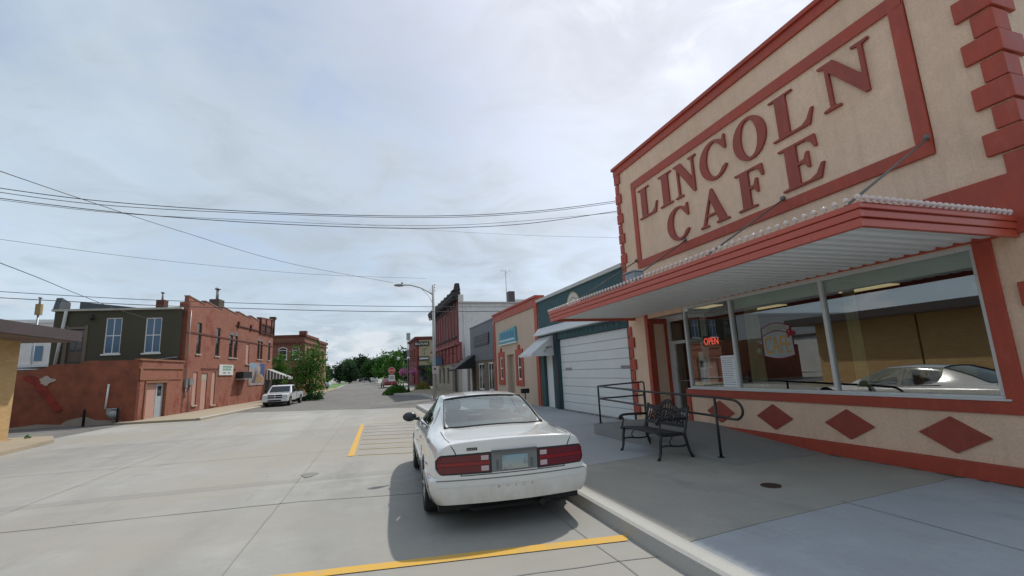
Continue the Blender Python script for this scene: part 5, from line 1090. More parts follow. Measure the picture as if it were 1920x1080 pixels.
def plate_mat():
    M = MT('plate_blurred'); sp = M.n('ShaderNodeSeparateXYZ'); M.l(M.obj, sp.inputs[0]); n = M.noise(14, 2, .4)
    col = M.mix(M.rng(sp.outputs[2], .66, .81, 0, 1), (.38, .40, .34, 1), (.24, .38, .46, 1)); col = M.mix(M.rng(n, .48, .62, 0, .45), col, (.14, .13, .16, 1)); M.col(col); M.rough(.5); return M.m
car = thing('white_sedan', 'white four door sedan parked at the kerb with a dusty rear bumper', 'car', (0, 0, 0))
K = 1.0
ST = [
 (.10, [(.86, .315), (.95, .41), (.965, .565), (.905, .60), (.895, .76), (.86, .90), (.77, .965), (.60, .985), (.30, 1.0), (0, 1.005)]),
 (.22, [(.90, .30), (.975, .40), (.985, .565), (.935, .60), (.93, .76), (.90, .91), (.80, .975), (.60, .995), (.30, 1.01), (0, 1.015)]),
 (.60, [(.92, .25), (.97, .39), (.985, .56), (.965, .62), (.955, .78), (.93, .92), (.84, .985), (.63, 1.005), (.32, 1.02), (0, 1.025)]),
 (1.02, [(.92, .21), (.965, .38), (.985, .56), (.98, .63), (.97, .79), (.94, .925), (.85, .985), (.69, 1.01), (.35, 1.035), (0, 1.04)]),
 (1.42, [(.92, .20), (.955, .38), (.985, .56), (.98, .64), (.965, .79), (.935, .925), (.845, .98), (.66, 1.225), (.33, 1.255), (0, 1.265)]),
 (1.86, [(.92, .19), (.95, .38), (.98, .56), (.975, .64), (.96, .79), (.93, .92), (.84, .975), (.605, 1.375), (.31, 1.40), (0, 1.41)]),
 (2.55, [(.92, .19), (.95, .38), (.98, .56), (.975, .64), (.96, .79), (.93, .91), (.84, .965), (.60, 1.42), (.31, 1.455), (0, 1.465)]),
 (3.15, [(.92, .19), (.95, .38), (.98, .56), (.975, .64), (.96, .78), (.93, .90), (.84, .955), (.59, 1.37), (.30, 1.405), (0, 1.415)]),
 (3.62, [(.92, .19), (.95, .38), (.98, .56), (.975, .64), (.96, .78), (.93, .89), (.84, .945), (.66, 1.16), (.33, 1.20), (0, 1.21)]),
 (4.05, [(.92, .20), (.95, .38), (.975, .56), (.97, .64), (.955, .78), (.92, .88), (.82, .93), (.64, .965), (.33, .99), (0, 1.0)]),
 (4.65, [(.90, .21), (.94, .38), (.95, .54), (.945, .62), (.93, .74), (.88, .82), (.76, .87), (.58, .90), (.30, .92), (0, .925)]),
 (5.05, [(.84, .24), (.88, .38), (.89, .50), (.88, .58), (.86, .66), (.80, .72), (.68, .75), (.52, .77), (.27, .785), (0, .79)]),
]
def gf(i, j):
    if 7 <= j <= 8 and (i in (3, 4) or i in (7, 8)): return 'glass'
    if j == 6 and i in (5, 6, 7): return 'glass'
    return 'body'
def crs(a, b):
    if not a or not b: return 0
    if a[0] == 'c' and b[0] == 'c': ra, rb = a[2], b[2]; return .7 if (ra == rb and ra in (2, 3) ) else 0
    ra = a[2] if a[0] == 'c' else a[1]; rb = b[2] if b[0] == 'c' else b[1]
    ia = a[1] if a[0] == 'c' else a[0]; ib = b[1] if b[0] == 'c' else b[0]
    if ra == rb and ra in (2, 3) and ia <= 2 and ib <= 2: return .7
    if ra == rb == 0: return .5
    if ia == ib == 0 and min(ra, rb) >= 5 and a[0] != 'c' and b[0] != 'c': return .85
    return 0
ST = [(y, [(x*K, z) for x, z in sec]) for y, sec in ST]
vs, fs, tg = cage_mesh(ST, gf, 3, crs, bulge_r=.13)
skin = Skin(vs, fs)
WC = [(1.10, .335), (4.05, .335)]; WR = .385
fs2, tg2 = cut_wheels(vs, fs, tg, WC, WR, .55)
def part(name, tagn, mat, inset=0):
    m = MB(); m.add(vs, [f for f, t in zip(fs2, tg2) if t == tagn], True); o = m.build(name, mat, car, weld=False)
    bm = bmesh.new(); bm.from_mesh(o.data); bmesh.ops.delete(bm, geom=[v for v in bm.verts if not v.link_faces], context='VERTS'); bm.to_mesh(o.data); bm.free(); return o
part('body', 'body', m_carw); part('window_glass', 'glass', m_cglass)
for sx in (-1, 1):
    for yc, zc in WC:
        m = MB(); n = 26; pts = []
        for i in range(n+1):
            a = -.25+(math.pi+.5)*i/n; y = yc+WR*math.cos(a); z = zc+WR*math.sin(a); h = (skin.left if sx < 0 else skin.right)(y, z)
            if h[0] is not None: pts.append(h[0]+Vector((-sx*.004, 0, 0)))
        m.tube(pts, .010, 6); m.build('arch_lip', m_carw, car)
        m = MB(); m.ring((sx*.50, yc, zc), (0, 1, 0), (0, 0, 1), WR-.004, WR+.0, (sx, 0, 0), .44, 28, -.3, math.pi+.3); m.disc((sx*.50, yc, zc), (0, 1, 0), (0, 0, 1), WR, (sx, 0, 0), .01, 28); m.build('wheel_well', m_black, car)
        wheel(car, sx*.865, yc, .335, .22, sx)
m = MB(); m.box(WORLD, -.86, .86, .25, 5.0, .20, .26); m.box(WORLD, -.5, .5, .25, .8, .17, .24); m.tube([(.35, .1, .22), (.35, .7, .22)], .035, 8); m.build('underbody', m_black, car)
# rear window surround and side glass dividers
m = MB()
def rw(u, v): return None
cast_up = skin.top
edge = [(-.73, 1.04), (-.36, 1.02), (0, 1.015), (.36, 1.02), (.73, 1.04)]
bl = [(x*K*.93, y) for x, y in edge]; 
def edgeline(pts, r, mat='seal'):
    line(m, skin.top, pts, r)
L_ = [(-.69*K+.085*K*t, 1.03+.82*t) for t in [i/10 for i in range(11)]]
edgeline([(-.69*K, 1.03)]+[(-.69*K+1.38*K*i/12, 1.03-.012*math.sin(math.pi*i/12)) for i in range(1, 12)]+[(.69*K, 1.03)], .016)
edgeline(L_, .015); edgeline([(-x, y) for x, y in L_], .015); edgeline([(-.605*K+1.21*K*i/10, 1.85) for i in range(11)], .016); m.build('rear_window_seal', m_seal, car)
for sx, cst in ((-1, skin.left), (1, skin.right)):
    m = MB()
    line(m, cst, [(1.86+.2*i, .975-.006*i) for i in range(10)], .012)
    for yb in (2.72,): conform(m, cst, lambda u, v, yb=yb: (yb-.05+.09*u-.05*v, .98+.40*v), 3, 8, -.004, .004)
    m.build('window_divider', m_seal, car)
    m = MB()
    line(m, cst, [(1.60, .95), (1.62, .75), (1.60, .62)], .004); line(m, cst, [(2.68, .94), (2.72, .7), (2.70, .45), (2.68, .26)], .004); line(m, cst, [(3.85, .92), (3.88, .7), (3.86, .5), (3.80, .3)], .004); line(m, cst, [(1.62+.2*i, .27) for i in range(11)], .004); m.build('door_seam', m_seal, car)
    m = MB(); conform(m, cst, lambda u, v: (1.62+2.15*u, .555+.045*v), 24, 2, 0, .012); conform(m, cst, lambda u, v: (.26+.50*u, .575+.02*v), 8, 1, 0, .010); m.build('side_moulding', m_carw, car)
    m = MB(); conform(m, cst, lambda u, v: (.30+.09*u, .47+.03*v), 2, 1, 0, .006); m.build('side_marker', m_redlens, car)
    m = MB(); conform(m, cst, lambda u, v: (2.05+.16*u, .80+.035*v), 3, 1, 0, .02); conform(m, cst, lambda u, v: (3.02+.16*u, .80+.035*v), 3, 1, 0, .02); m.build('door_handle', m_carw, car)
    m = MB(); p, n_ = cst(3.42, .99); c = Vector((sx*1.07, 3.38, 1.02)); m.sphere(c, .125, 16, 10, (1.0, .6, .68)); m.tube([Vector((sx*.90, 3.42, .97)), c+Vector((-sx*.06, 0, -.02))], .035, 6); m.build('wing_mirror', plain('mirror_shell_%s' % ('l' if sx < 0 else 'r'), (.03, .035, .035), .3), car)
    if sx < 0: m = MB(); [conform(m, cst, lambda u, v, i=i: (.80-.022*i+.012*u-.012, .665+.014*v), 1, 1, 0, .003) for i in range(9)]; m.build('side_badge', m_seal, car)
# tail lights
for sx in (-1, 1):
    def TL(u, v, sx=sx):      # u 0 inner ->1 outer, v 0 bottom ->1 top
        a = .285+(.905*K-.285-.01)*u; ztop = .850-.012*u-.05*max(0, (u-.9)/.1)**2; zb = .640+.004*u+.05*max(0, (u-.9)/.1)**2; return (sx*a, zb+(ztop-zb)*v)
    m = MB(); conform(m, skin.rear, lambda u, v: TL(-.02+1.03*u, -.05+1.1*v), 24, 4, 0, .005); bezl = m.build('tail_light', m_seal, car)
    for (v0, v1, mt, nm) in ((.04, .40, m_redlens, 'lower_lens'), (.42, .60, m_redlens2, 'centre_lens'), (.62, .96, m_redlens, 'upper_lens')):
        m = MB(); conform(m, skin.rear, lambda u, v: TL(.02+.95*u, v0+(v1-v0)*v), 24, 3, .004, .011); m.build(nm, mt, bezl)
    for v0, v1 in ((.10, .36), (.66, .90)):
        m = MB(); conform(m, skin.rear, lambda u, v: TL(.04+.14*u, v0+(v1-v0)*v), 4, 2, .010, .014); m.build('clear_lens', m_clearlens, bezl)
    m = MB(); line(m, skin.rear, [(sx*.74*K, .962), (sx*.70*K, .90), (sx*.655*K, .80), (sx*.63*K, .70), (sx*.62*K, .625)], .006); line(m, skin.top, [(sx*.735*K, .16), (sx*.76*K, .45), (sx*.755*K, .95)], .004); m.build('boot_seam', m_seal, car)
m = MB(); line(m, skin.rear, [(-.63*K+1.26*K*i/16, .618) for i in range(17)], .005); m.build('boot_lower_seam', m_seal, car)
m = MB(); line(m, skin.rear, [(-.90*K+1.8*K*i/24, .572-.0*i) for i in range(25)], .006); m.build('bumper_seam', plain('bumper_gap_grey', (.16, .17, .17), .6), car)  # thin grey line along the gap at the bumper top
m = MB(); conform(m, skin.rear, lambda u, v: (-.27+.54*u, .635+.215*v), 10, 4, 0, .004); pn = m.build('plate_recess', plain('recess_grey', (.17, .18, .18), .5), car)
m = MB(); conform(m, skin.rear, lambda u, v: (-.155+.31*u, .655+.155*v), 4, 3, .006, .011); lpn = m.build('number_plate', plate_mat(), pn)
m = MB(); conform(m, skin.rear, lambda u, v: (-.27+.54*u, .855+.018*v), 10, 1, 0, .03); conform(m, skin.rear, lambda u, v: (-.215+.02*u, .66+.10*v), 1, 2, .004, .012); conform(m, skin.rear, lambda u, v: (.195+.02*u, .66+.10*v), 1, 2, .004, .012); m.build('plate_trim', plain('recess_trim', (.10, .11, .11), .5), pn)
m = MB(); conform(m, skin.rear, lambda u, v: (-.555+.12*u, .888+.030*v), 4, 1, 0, .005); bdg = m.build('boot_badge', m_seal, car); m = MB(); [conform(m, skin.rear, lambda u, v, i=i: (-.545+.02*i+.011*u, .897+.012*v), 1, 1, .005, .007) for i in range(5)]; m.build('badge_lettering', m_galv, bdg)
tv, tf = {}, {}
m = MB()
for i, chh in enumerate('BUICK'):
    a, b = text_geo(chh, 1, .5); x0 = min(v.x for v in a); x1 = max(v.x for v in a); y0 = min(v.y for v in a); y1 = max(v.y for v in a); V = []
    wch = .008 if chh == 'I' else .030
    for v in a:
        px_ = -.215+.10*i+wch*((v.x-x0)/(x1-x0)-.5)+.02; pz = .462+.026*(v.y-y0)/(y1-y0); p, nn = skin.rear(px_, pz); V.append(p+nn*(.0006+.0012*(v.z+.5)))
    m.add(V, b)
m.build('bumper_lettering', plain('embossed_grey', (.30, .28, .24), .6), car)
m = MB(); conform(m, skin.rear, lambda u, v: (-.93*K+1.86*K*u, .500+.014*v), 40, 1, 0, .006); m.build('bumper_ridge', m_carw, car)
m = MB(); 
for sx in (-1, 1): m.box(WORLD, sx*.87-.1, sx*.87+.1, .80, .812, .12, .34)
m.build('mud_flap', m_black, car)
# seats and shelf
m_seat = plain('grey_seat', (.26, .28, .27), .85, var=.1)
m = MB(); m.box(WORLD, -.66, .66, 1.12, 1.62, .965, .985); m.build('parcel_shelf', plain('parcel_shelf', (.34, .35, .33), .8), car)
m = MB(); m.add([(-.66, 1.55, .55), (.66, 1.55, .55), (.62, 1.66, 1.02), (-.62, 1.66, 1.02), (-.66, 1.75, .55), (.66, 1.75, .55), (.62, 1.76, 1.04), (-.62, 1.76, 1.04)], [(0, 1, 2, 3), (4, 7, 6, 5), (3, 2, 6, 7), (0, 3, 7, 4), (1, 5, 6, 2)]); m.build('rear_seat', m_seat, car, bevel=.03)
for sx in (-1, 1):
    m = MB(); m.box(WORLD, sx*.38-.25, sx*.38+.25, 2.55, 2.72, .5, 1.12); st_ = m.build('front_seat', m_seat, car, bevel=.05); m = MB(); m.box(WORLD, sx*.38-.13, sx*.38+.13, 2.52, 2.62, 1.14, 1.32); m.build('headrest', m_seat, st_, bevel=.04)
m = MB(); m.box(WORLD, -.70, .70, 3.5, 3.8, .7, .96); m.build('dashboard', m_black, car, bevel=.03)
m = MB(); m.box(WORLD, -.50, .50, .4, 4.9, .30, .345); m.box(WORLD, -.925, -.501, 1.50, 3.65, .28, .34); m.box(WORLD, .501, .925, 1.50, 3.65, .28, .34); m.box(WORLD, -.85, .85, .30, .70, .36, .40); m.build('cabin_floor', m_black, car)
m = MB(); conform(m, skin.top, lambda u, v: (-.46*K+.92*K*u, 4.0-.0*v+.03*v), 8, 1, 0, .01); m.build('wiper_cowl', m_black, car)
car.location = (1.69, 5.38, .015); car.rotation_euler = (0, 0, R(-3.2))

# ================================================================== PICKUP
def truck_build():
    t = thing('pickup_truck', 'white pickup truck parked facing the camera beside the brick block pavement', 'truck')
    p = carpaint('white_truck_paint', (.66, .67, .68), dirt=False)
    prof = [(2.9, .45), (2.95, .75), (2.9, 1.0), (2.6, 1.08), (1.62, 1.16), (1.05, 1.72), (.75, 1.80), (.15, 1.80), (-.05, 1.72), (-.12, 1.12), (-.12, .45)]
    def loft(prof, hw, name, mat, tum):
        n = len(prof); V = []
        for k, f_ in ((-1, .88), (-.96, 1), (0, 1), (.96, 1), (1, .88)):
            for y, z in prof: V.append((hw*k*(1-tum*max(0, z-1.12)), y*(1 if f_ == 1 else .985), z if f_ == 1 else z-.02))
        F = [(a*n+i, a*n+(i+1) % n, (a+1)*n+(i+1) % n, (a+1)*n+i) for a in range(4) for i in range(n)]; F += [tuple(range(n)), tuple(4*n+i for i in range(n))]
        m = MB(); m.add(V, F); return m.build(name, mat, t, bevel=.03)
    loft(prof, .98, 'cab_body', p, .28)
    m = MB(); m.box(WORLD, -.99, .99, -2.75, -.16, .5, 1.10); m.build('cargo_bed', p, t, bevel=.03); m = MB(); m.box(WORLD, -.90, .90, -2.68, -.2, 1.05, 1.105); m.build('bed_liner', m_black, t)
    m = MB(); V = [(-.80, 1.58, 1.20), (.80, 1.58, 1.20), (.70, 1.10, 1.68), (-.70, 1.10, 1.68)]; m.add([Vector(v)+Vector((0, .012, .012)) for v in V], [(0, 1, 2, 3)]); m.build('windscreen', m_dglass, t)
    for sx in (-1, 1):
        m = MB(); m.add([(sx*.975, 1.4, 1.2), (sx*.975, .02, 1.2), (sx*.83, .08, 1.7), (sx*.83, 1.0, 1.7)], [(0, 1, 2, 3)]); m.build('side_window', m_dglass, t)
        m = MB(); m.box(WORLD, sx*.74-.19, sx*.74+.19, 2.90, 2.99, .80, 1.0); m.build('headlight', plain('headlamp', (.6, .62, .62), .15), t, bevel=.02)
        m = MB(); m.box(WORLD, sx*1.12-.12, sx*1.12+.12, 1.3, 1.42, 1.2, 1.42); m.build('wing_mirror', m_black, t, bevel=.02)
        m = MB(); m.add([], [])
        for yy in (2.05, -1.75):
            m = MB(); m.ring((sx*.97, yy, .40), (0, 1, 0), (0, 0, 1), .40, .47, (sx, 0, 0), .04, 20, -.1, math.pi+.1); m.disc((sx*.95, yy, .40), (0, 1, 0), (0, 0, 1), .42, (sx, 0, 0), .045, 24); m.build('wheel_arch', m_black, t); wheel(t, sx*.90, yy, .38, .24, sx)
    m = MB(); m.box(WORLD, -.54, .54, 2.92, 2.975, .72, 1.0); g_ = m.build('grille', m_black, t); m = MB(); m.box(WORLD, -.57, .57, 2.96, 3.0, .83, .88); m.box(WORLD, -.03, .03, 2.96, 3.0, .70, 1.02); m.box(WORLD, -.57, .57, 2.96, 3.0, 1.0, 1.03); m.build('grille_bar', p, g_)
    m = MB(); m.box(WORLD, -.98, .98, 2.9, 3.08, .42, .66); m.build('bumper', p, t, bevel=.03); m = MB(); m.box(WORLD, -.5, .5, 3.07, 3.09, .46, .58); m.box(WORLD, -.9, .9, 2.6, 2.95, .25, .42); m.build('air_dam', m_black, t)
    return t
tk = truck_build(); p = LF(2.9, 3.5+1.15, 0); tk.location = (-5.6, 38.6, 0); tk.rotation_euler = (0, 0, R(180-6)); tk.scale = (.85, .80, .80)

# ================================================================== DISTANT CARS
def small_car(c, name, lab, x, y, rot):
    t = thing(name, lab, 'car', (0, 0, 0), 'cars parked far down the street'); pm = plain('paint_'+name+str(int(x*10)), c, .3)
    prof = [(2.2, .35), (2.25, .6), (2.1, .75), (1.2, .88), (.55, 1.35), (-.7, 1.38), (-1.5, .98), (-2.15, .92), (-2.25, .6), (-2.2, .35)]; n = len(prof)
    m = MB(); V = []
    for k in (-1, 1): V += [(k*(.88-.25*max(0, z-.85)), yy, z) for yy, z in prof]
    m.add(V, [tuple(range(n)), tuple(n+i for i in range(n))]+[(i, (i+1) % n, n+(i+1) % n, n+i) for i in range(n)]); m.build('body', pm, t, bevel=.06)
    m = MB(); m.add([(-.68, 1.14, .94), (.68, 1.14, .94), (.6, .64, 1.32), (-.6, .64, 1.32)], [(0, 1, 2, 3)]); m.add([(-.68, -1.47, 1.02), (.68, -1.47, 1.02), (.6, -.8, 1.35), (-.6, -.8, 1.35)], [(0, 1, 2, 3)])
    m2 = MB(); m2.add([v+Vector((0, .02 if v.y > 0 else -.02, .012)) for v in m.v], m.f); 
    for sx in (-1, 1): m2.add([(sx*.875, .95, .95), (sx*.875, -1.3, .97), (sx*.78, -.7, 1.3), (sx*.78, .5, 1.3)], [(0, 1, 2, 3)])
    m2.build('windows', m_dglass, t)
    for sx in (-1, 1):
        for yy in (1.4, -1.4): m = MB(); m.disc((sx*.82, yy, .32), (0, 1, 0), (0, 0, 1), .32, (sx, 0, 0), .1, 18); m.build('wheel', m_tyre, t)
    t.location = (x, y, 0); t.rotation_euler = (0, 0, R(rot)); return t
small_car((.16, .015, .02), 'red_parked_car', 'dark red car parked just behind the stop sign', 3.5, 70, 4)
small_car((.35, .37, .38), 'silver_parked_car', 'pale silver car parked at the right kerb beyond the red car', 2.8, 132, 0)
small_car((.04, .05, .06), 'dark_moving_car', 'small dark car driving in the middle of the distant road', 1.1, 155, 0)
small_car((.05, .06, .07), 'dark_parked_car', 'dark car under the trees at the left of the distant road', -.6, 170, 0)
small_car((.40, .47, .58), 'pale_blue_car', 'pale blue car parked broadside left of the distant road', -7.5, 86, 80)
small_car((.55, .56, .58), 'white_parked_car', 'white car parked broadside at the far left street corner', -11.2, 92, 85)

# ================================================================== STREET FURNITURE
LP = Vector((4.55, 31.5, .1))
lp_ = thing('street_lamp', 'tall pale street lamp with a long curved arm reaching over the road', 'street lamp', tuple(LP))
m = MB(); m.tube([LP, LP+Vector((0, 0, 7.7))], [.14, .085], 12); m.disc(LP, (1, 0, 0), (0, 1, 0), .22, (0, 0, 1), .06, 16); m.build('pole', m_pole, lp_)
m = MB(); m.tube([LP+Vector((0, 0, 7.0)), LP+Vector((-.35, 0, 7.25)), LP+Vector((-.9, 0, 7.52)), LP+Vector((-1.5, 0, 7.68)), LP+Vector((-2.1, 0, 7.70))], .045, 8); m.tube([LP+Vector((0, 0, 6.3)), LP+Vector((-.28, 0, 6.9)), LP+Vector((-.8, 0, 7.45))], .015, 5); m.build('arm', m_pole, lp_)
m = MB(); m.sphere(LP+Vector((-2.3, 0, 7.67)), .36, 14, 8, (1, .42, .28)); m.tube([LP+Vector((-2.1, 0, 7.75)), LP+Vector((-2.1, 0, 7.88))], .06, 8); m.build('lamp_head', plain('lamp_grey', (.28, .27, .26), .5), lp_)
m = MB(); 
for dz in (7.3, 7.5, 7.7): m.tube([LP+Vector((.1, 0, dz)), LP+Vector((.1, 0, dz+.08))], .04, 6)
m.tube([LP+Vector((-.12, 0, 7.1)), LP+Vector((-.25, 0, 7.5))], .012, 5); m.sphere(LP+Vector((-.25, -.1, 5.3)), .09, 6, 5); m.build('insulators', m_galv, lp_)
m = MB(); m.box(WORLD, LP.x-.17, LP.x+.25, LP.y-.17, LP.y-.14, 1.75, 2.25); ps_ = m.build('parking_sign', plain('pinkish_sign', (.52, .44, .43), .6), lp_); m = MB(); m.box(WORLD, LP.x-.05, LP.x+.08, LP.y-.175, LP.y-.17, 2.0, 2.12); m.build('sign_print', m_charcoal, ps_)
def blackpost(x, y, h, name, lab, cat, grp=None):
    t = thing(name, lab, cat, (x, y, .12), grp)
    m = MB(); m.tube([(x, y, .12), (x, y, .5), (x, y, .55), (x, y, h)], [.13, .1, .06, .05], 10); m.disc((x, y, .12), (1, 0, 0), (0, 1, 0), .2, (0, 0, 1), .06, 12); m.build('post', m_blackiron, t); return t
bp = blackpost(4.02, 44.6, 3.3, 'basket_post', 'black post holding two pink flower baskets on the right pavement', 'post')
m = MB(); m.tube([(4.02, 44.6, 2.55), (3.6, 44.6, 2.62), (3.55, 44.6, 2.5)], .02, 6); m.tube([(4.02, 44.6, 2.55), (4.44, 44.6, 2.62), (4.48, 44.6, 2.5)], .02, 6); m.build('bracket', m_blackiron, bp)
def flowers(x, y, z, lab):
    t = thing('flower_basket', lab, 'flower basket', (x, y, z), 'hanging flower baskets'); m = MB()
    for i in range(420):
        d = Vector((rnd.gauss(0, 1), rnd.gauss(0, 1), rnd.gauss(0, .8))).normalized()*(.17+.28*rnd.random()); c = Vector((x, y, z))+d; a = Vector((rnd.gauss(0, 1), rnd.gauss(0, 1), rnd.gauss(0, 1))).normalized(); b = a.orthogonal().normalized(); s_ = .045
        m.quad(c-a*s_, c-b*s_, c+a*s_, c+b*s_)
    m.build('petals', m_pinkfl, t, weld=False); m = MB(); m.sphere((x, y, z-.2), .17, 10, 6, (1, 1, .7)); m.build('pot', m_black, t); m = MB(); [m.tube([(x+dx, y, z-.1), (x, y, z+.55)], .008, 4) for dx in (-.15, .15)]; m.build('chain', m_black, t)
flowers(3.56, 44.6, 1.98, 'left one of two pink flower baskets on the black post'); flowers(4.48, 44.6, 1.98, 'right one of two pink flower baskets on the black post')
bp2 = blackpost(4.75, 60, 3.5, 'ornamental_lamp', 'black ornamental street light standing behind the flower basket post', 'street lamp')
m = MB(); m.tube([(4.1, 60, 3.6), (5.4, 60, 3.6)], .04, 6); m.build('cross_arm', m_blackiron, bp2)
for dx in (-.6, .6): m = MB(); m.sphere((4.75+dx, 60, 3.75), .2, 10, 7); m.build('globe', plain('lamp_globe', (.42, .48, .5), .4), bp2)
ss = thing('stop_sign', 'red octagonal stop sign with a white plate below at the far right corner', 'sign', (3.25, 58, 0))
m = MB(); m.tube([(3.25, 58.05, 0), (3.25, 58.05, 2.5)], .035, 6); m.build('post', m_galv, ss)
SF = Fr((3.25, 58, 0), (1, 0, 0), (0, -1, 0)); oc = [(.43*math.cos(R(22.5+45*i)), 2.32+.43*math.sin(R(22.5+45*i))) for i in range(8)]
m = MB(); m.prism(SF, oc, 0, .02); o = m.build('octagon', m_white, ss); m = MB(); m.prism(SF, [(x*.92, 2.32+(z-2.32)*.92) for x, z in oc], .02, .026); o2 = m.build('red_face', plain('stop_red', (.55, .03, .03), .5), o); m = MB(); put_text(m, SF, 'STOP', -.30, .30, 2.20, 2.44, .026, .032, flip=False); m.build('stop_lettering', m_white, o)
m = MB(); m.box(SF, -.36, .36, 0, .02, 1.08, 1.80); pl_ = m.build('plate', m_white, ss); m = MB(); m.box(SF, -.28, .28, .02, .026, 1.5, 1.6); m.box(SF, -.25, .25, .02, .026, 1.3, 1.38); m.build('plate_print', m_charcoal, pl_)
mp_ = thing('lattice_mast', 'thin grey lattice mast rising left of the dark red corner block', 'mast', (8.3, 92, 0))
m = MB()
for a, b in ((-.25, -.25), (.25, -.25), (0, .25)): m.tube([(8.3+a, 92+b, 0), (8.3+a, 92+b, 9.6)], .05, 5)
for i in range(19): m.tube([(8.05, 91.75, i*.5), (8.55, 91.75, i*.5+.5)], .025, 4); m.tube([(8.55, 91.75, i*.5), (8.3, 92.25, i*.5+.5)], .025, 4)
m.box(WORLD, 7.95, 8.65, 91.6, 92.4, 8.4, 9.7); m.build('frame', m_galv, mp_)
# utility pole far left of the road and its lines
up_ = thing('utility_pole', 'wooden utility pole across the street, mirrored in the cafe glass', 'utility pole', (-11, -3, 0))
m = MB(); m.tube([(-11, -3, 0), (-11, -3, 9.5)], [.16, .11], 10); m.build('post', m_bark, up_); m = MB(); m.box(WORLD, -11.06, -10.94, -4.1, -1.9, 8.8, 8.92); m.tube([(-11, -3, 7.5), (-10.6, -3, 7.3), (-10.6, -3, 6.7)], .12, 8); m.build('cross_arm', m_bark, up_)
m_wire = plain('wire', (.07, .075, .085), .7)
def wire(pts, lab, r=.012, seg=14):
    P3 = [Vector(p) for p in pts]; out_ = []
    # smooth curve through the given points (Catmull-Rom)
    for i in range(len(P3)-1):
        p0 = P3[max(i-1, 0)]; p1 = P3[i]; p2 = P3[i+1]; p3 = P3[min(i+2, len(P3)-1)]
        for k in range(seg): t = k/seg; out_.append(.5*((2*p1)+(p2-p0)*t+(2*p0-5*p1+4*p2-p3)*t*t+(3*p1-p0-3*p2+p3)*t**3))
    out_.append(P3[-1]); m = MB(); m.tube(out_, r*.85, 5); tag(m.build('overhead_wire', m_wire), lab, 'wire', 'overhead wires')
def at(x, y, Y):
    d = Fv*F_PX + R2*(x-960) - U2*(y-540); t = Y/d.y; return Vector((0, 0, CAM_H))+d*t
def wpx(pts, Ya, Yb, lab, r=.012):
    n = len(pts)-1; wire([at(x, y, Ya+(Yb-Ya)*i/n) for i, (x, y) in enumerate(pts)], lab, r)
wpx([(-60, 344), (190, 377), (500, 398), (800, 405), (1000, 396), (1162, 376)], 13.2, 12.6, 'topmost of the wires sagging across the street to the cafe')
wpx([(-60, 352), (190, 384), (500, 401), (800, 408), (1000, 399), (1162, 379)], 13.2, 12.6, 'second wire from the top sagging across the street to the cafe', .010)
wpx([(-60, 364), (200, 396), (450, 416), (700, 427), (850, 427), (1000, 418), (1162, 395)], 13.2, 12.6, 'lowest of the wires sagging across the street to the cafe')
wpx([(-60, 367), (200, 398), (450, 412), (700, 422), (900, 420), (1162, 398)], 13.4, 12.7, 'thin wire just above the lowest one sagging to the cafe', .007)
wpx([(-60, 543), (300, 563), (700, 574), (1000, 575), (1100, 572)], 30, 30, 'upper of the two nearly level wires crossing low over the far street', .02)
wpx([(-60, 555), (300, 573), (700, 584), (1000, 583), (1100, 580)], 29.6, 29.6, 'lower of the two nearly level wires crossing low over the far street', .024)
wpx([(-60, 300), (150, 372), (340, 434), (540, 493), (737, 530)], 11, 31.5, 'long diagonal wire running from upper left to the street lamp head', .012)
wpx([(-60, 470), (70, 520), (150, 553), (230, 583), (345, 618)], 14, 34, 'diagonal wire running down to the olive rendered house', .014)
wpx([(-60, 440), (200, 476), (400, 498), (600, 515), (800, 522)], 24, 34, 'faint wire high over the street ending beyond the street lamp', .010)
wpx([(560, 411), (760, 428), (960, 440), (1168, 446)], 26, 12.7, 'faint wire descending to the far edge of the cafe', .005)

# ================================================================== TREES AND PLANTS
def tree_mesh(name, h, cr, trunk_h, nclump, leaf, lmat, seed, ell=1.0):
    r_ = random.Random(seed); t = thing(name, '', 'tree'); m = MB()
    m.tube([(0, 0, 0), (.05, .02, trunk_h*.6), (0, 0, trunk_h), (.1, 0, h*.75)], [h*.028, h*.022, h*.018, h*.005], 8)
    tips = []
    for i in range(9):
        a = i*2.4; z0 = trunk_h*(.8+.5*i/9); rr = cr*(.5+.35*r_.random()); z1 = z0+(h-z0)*(.25+.5*r_.random()); e = Vector((rr*math.cos(a), rr*math.sin(a), z1)); m.tube([(0, 0, z0), (e*.5)+Vector((0, 0, z0*.25)), e], [h*.011, h*.008, h*.003], 5); tips.append(e)
    m.build('trunk', m_bark, t)
    m = MB(); cz = trunk_h+(h-trunk_h)*.5; ch_ = (h-trunk_h)*.56
    for i in range(nclump):
        u = r_.random()**.45; th = r_.random()*2*math.pi; ph = math.acos(2*r_.random()-1)
        d = Vector((math.sin(ph)*math.cos(th), math.sin(ph)*math.sin(th), math.cos(ph)))
        lump = 1+.22*math.sin(3*th+seed)+.18*math.sin(5*ph+seed*2)
        c = Vector((d.x*cr*u*lump*ell, d.y*cr*u*lump, cz+d.z*ch_*u*lump)); cs = cr*(.10+.10*r_.random())
        for k in range(14):
            p = c+Vector((r_.gauss(0, 1), r_.gauss(0, 1), r_.gauss(0, .7)))*cs; a = Vector((r_.gauss(0, 1), r_.gauss(0, 1), r_.gauss(0, 1))).normalized(); b = (a.orthogonal().normalized()); b.rotate(Matrix.Rotation(r_.random()*6.28, 3, a)); s_ = leaf*(.6+.8*r_.random()); cpt = a.cross(b)*s_*.25
            m.quad(p-a*s_, p-b*s_*.55+cpt, p+a*s_, p+b*s_*.55-cpt)
    m.build('crown', lmat, t, weld=False); return t
T = []
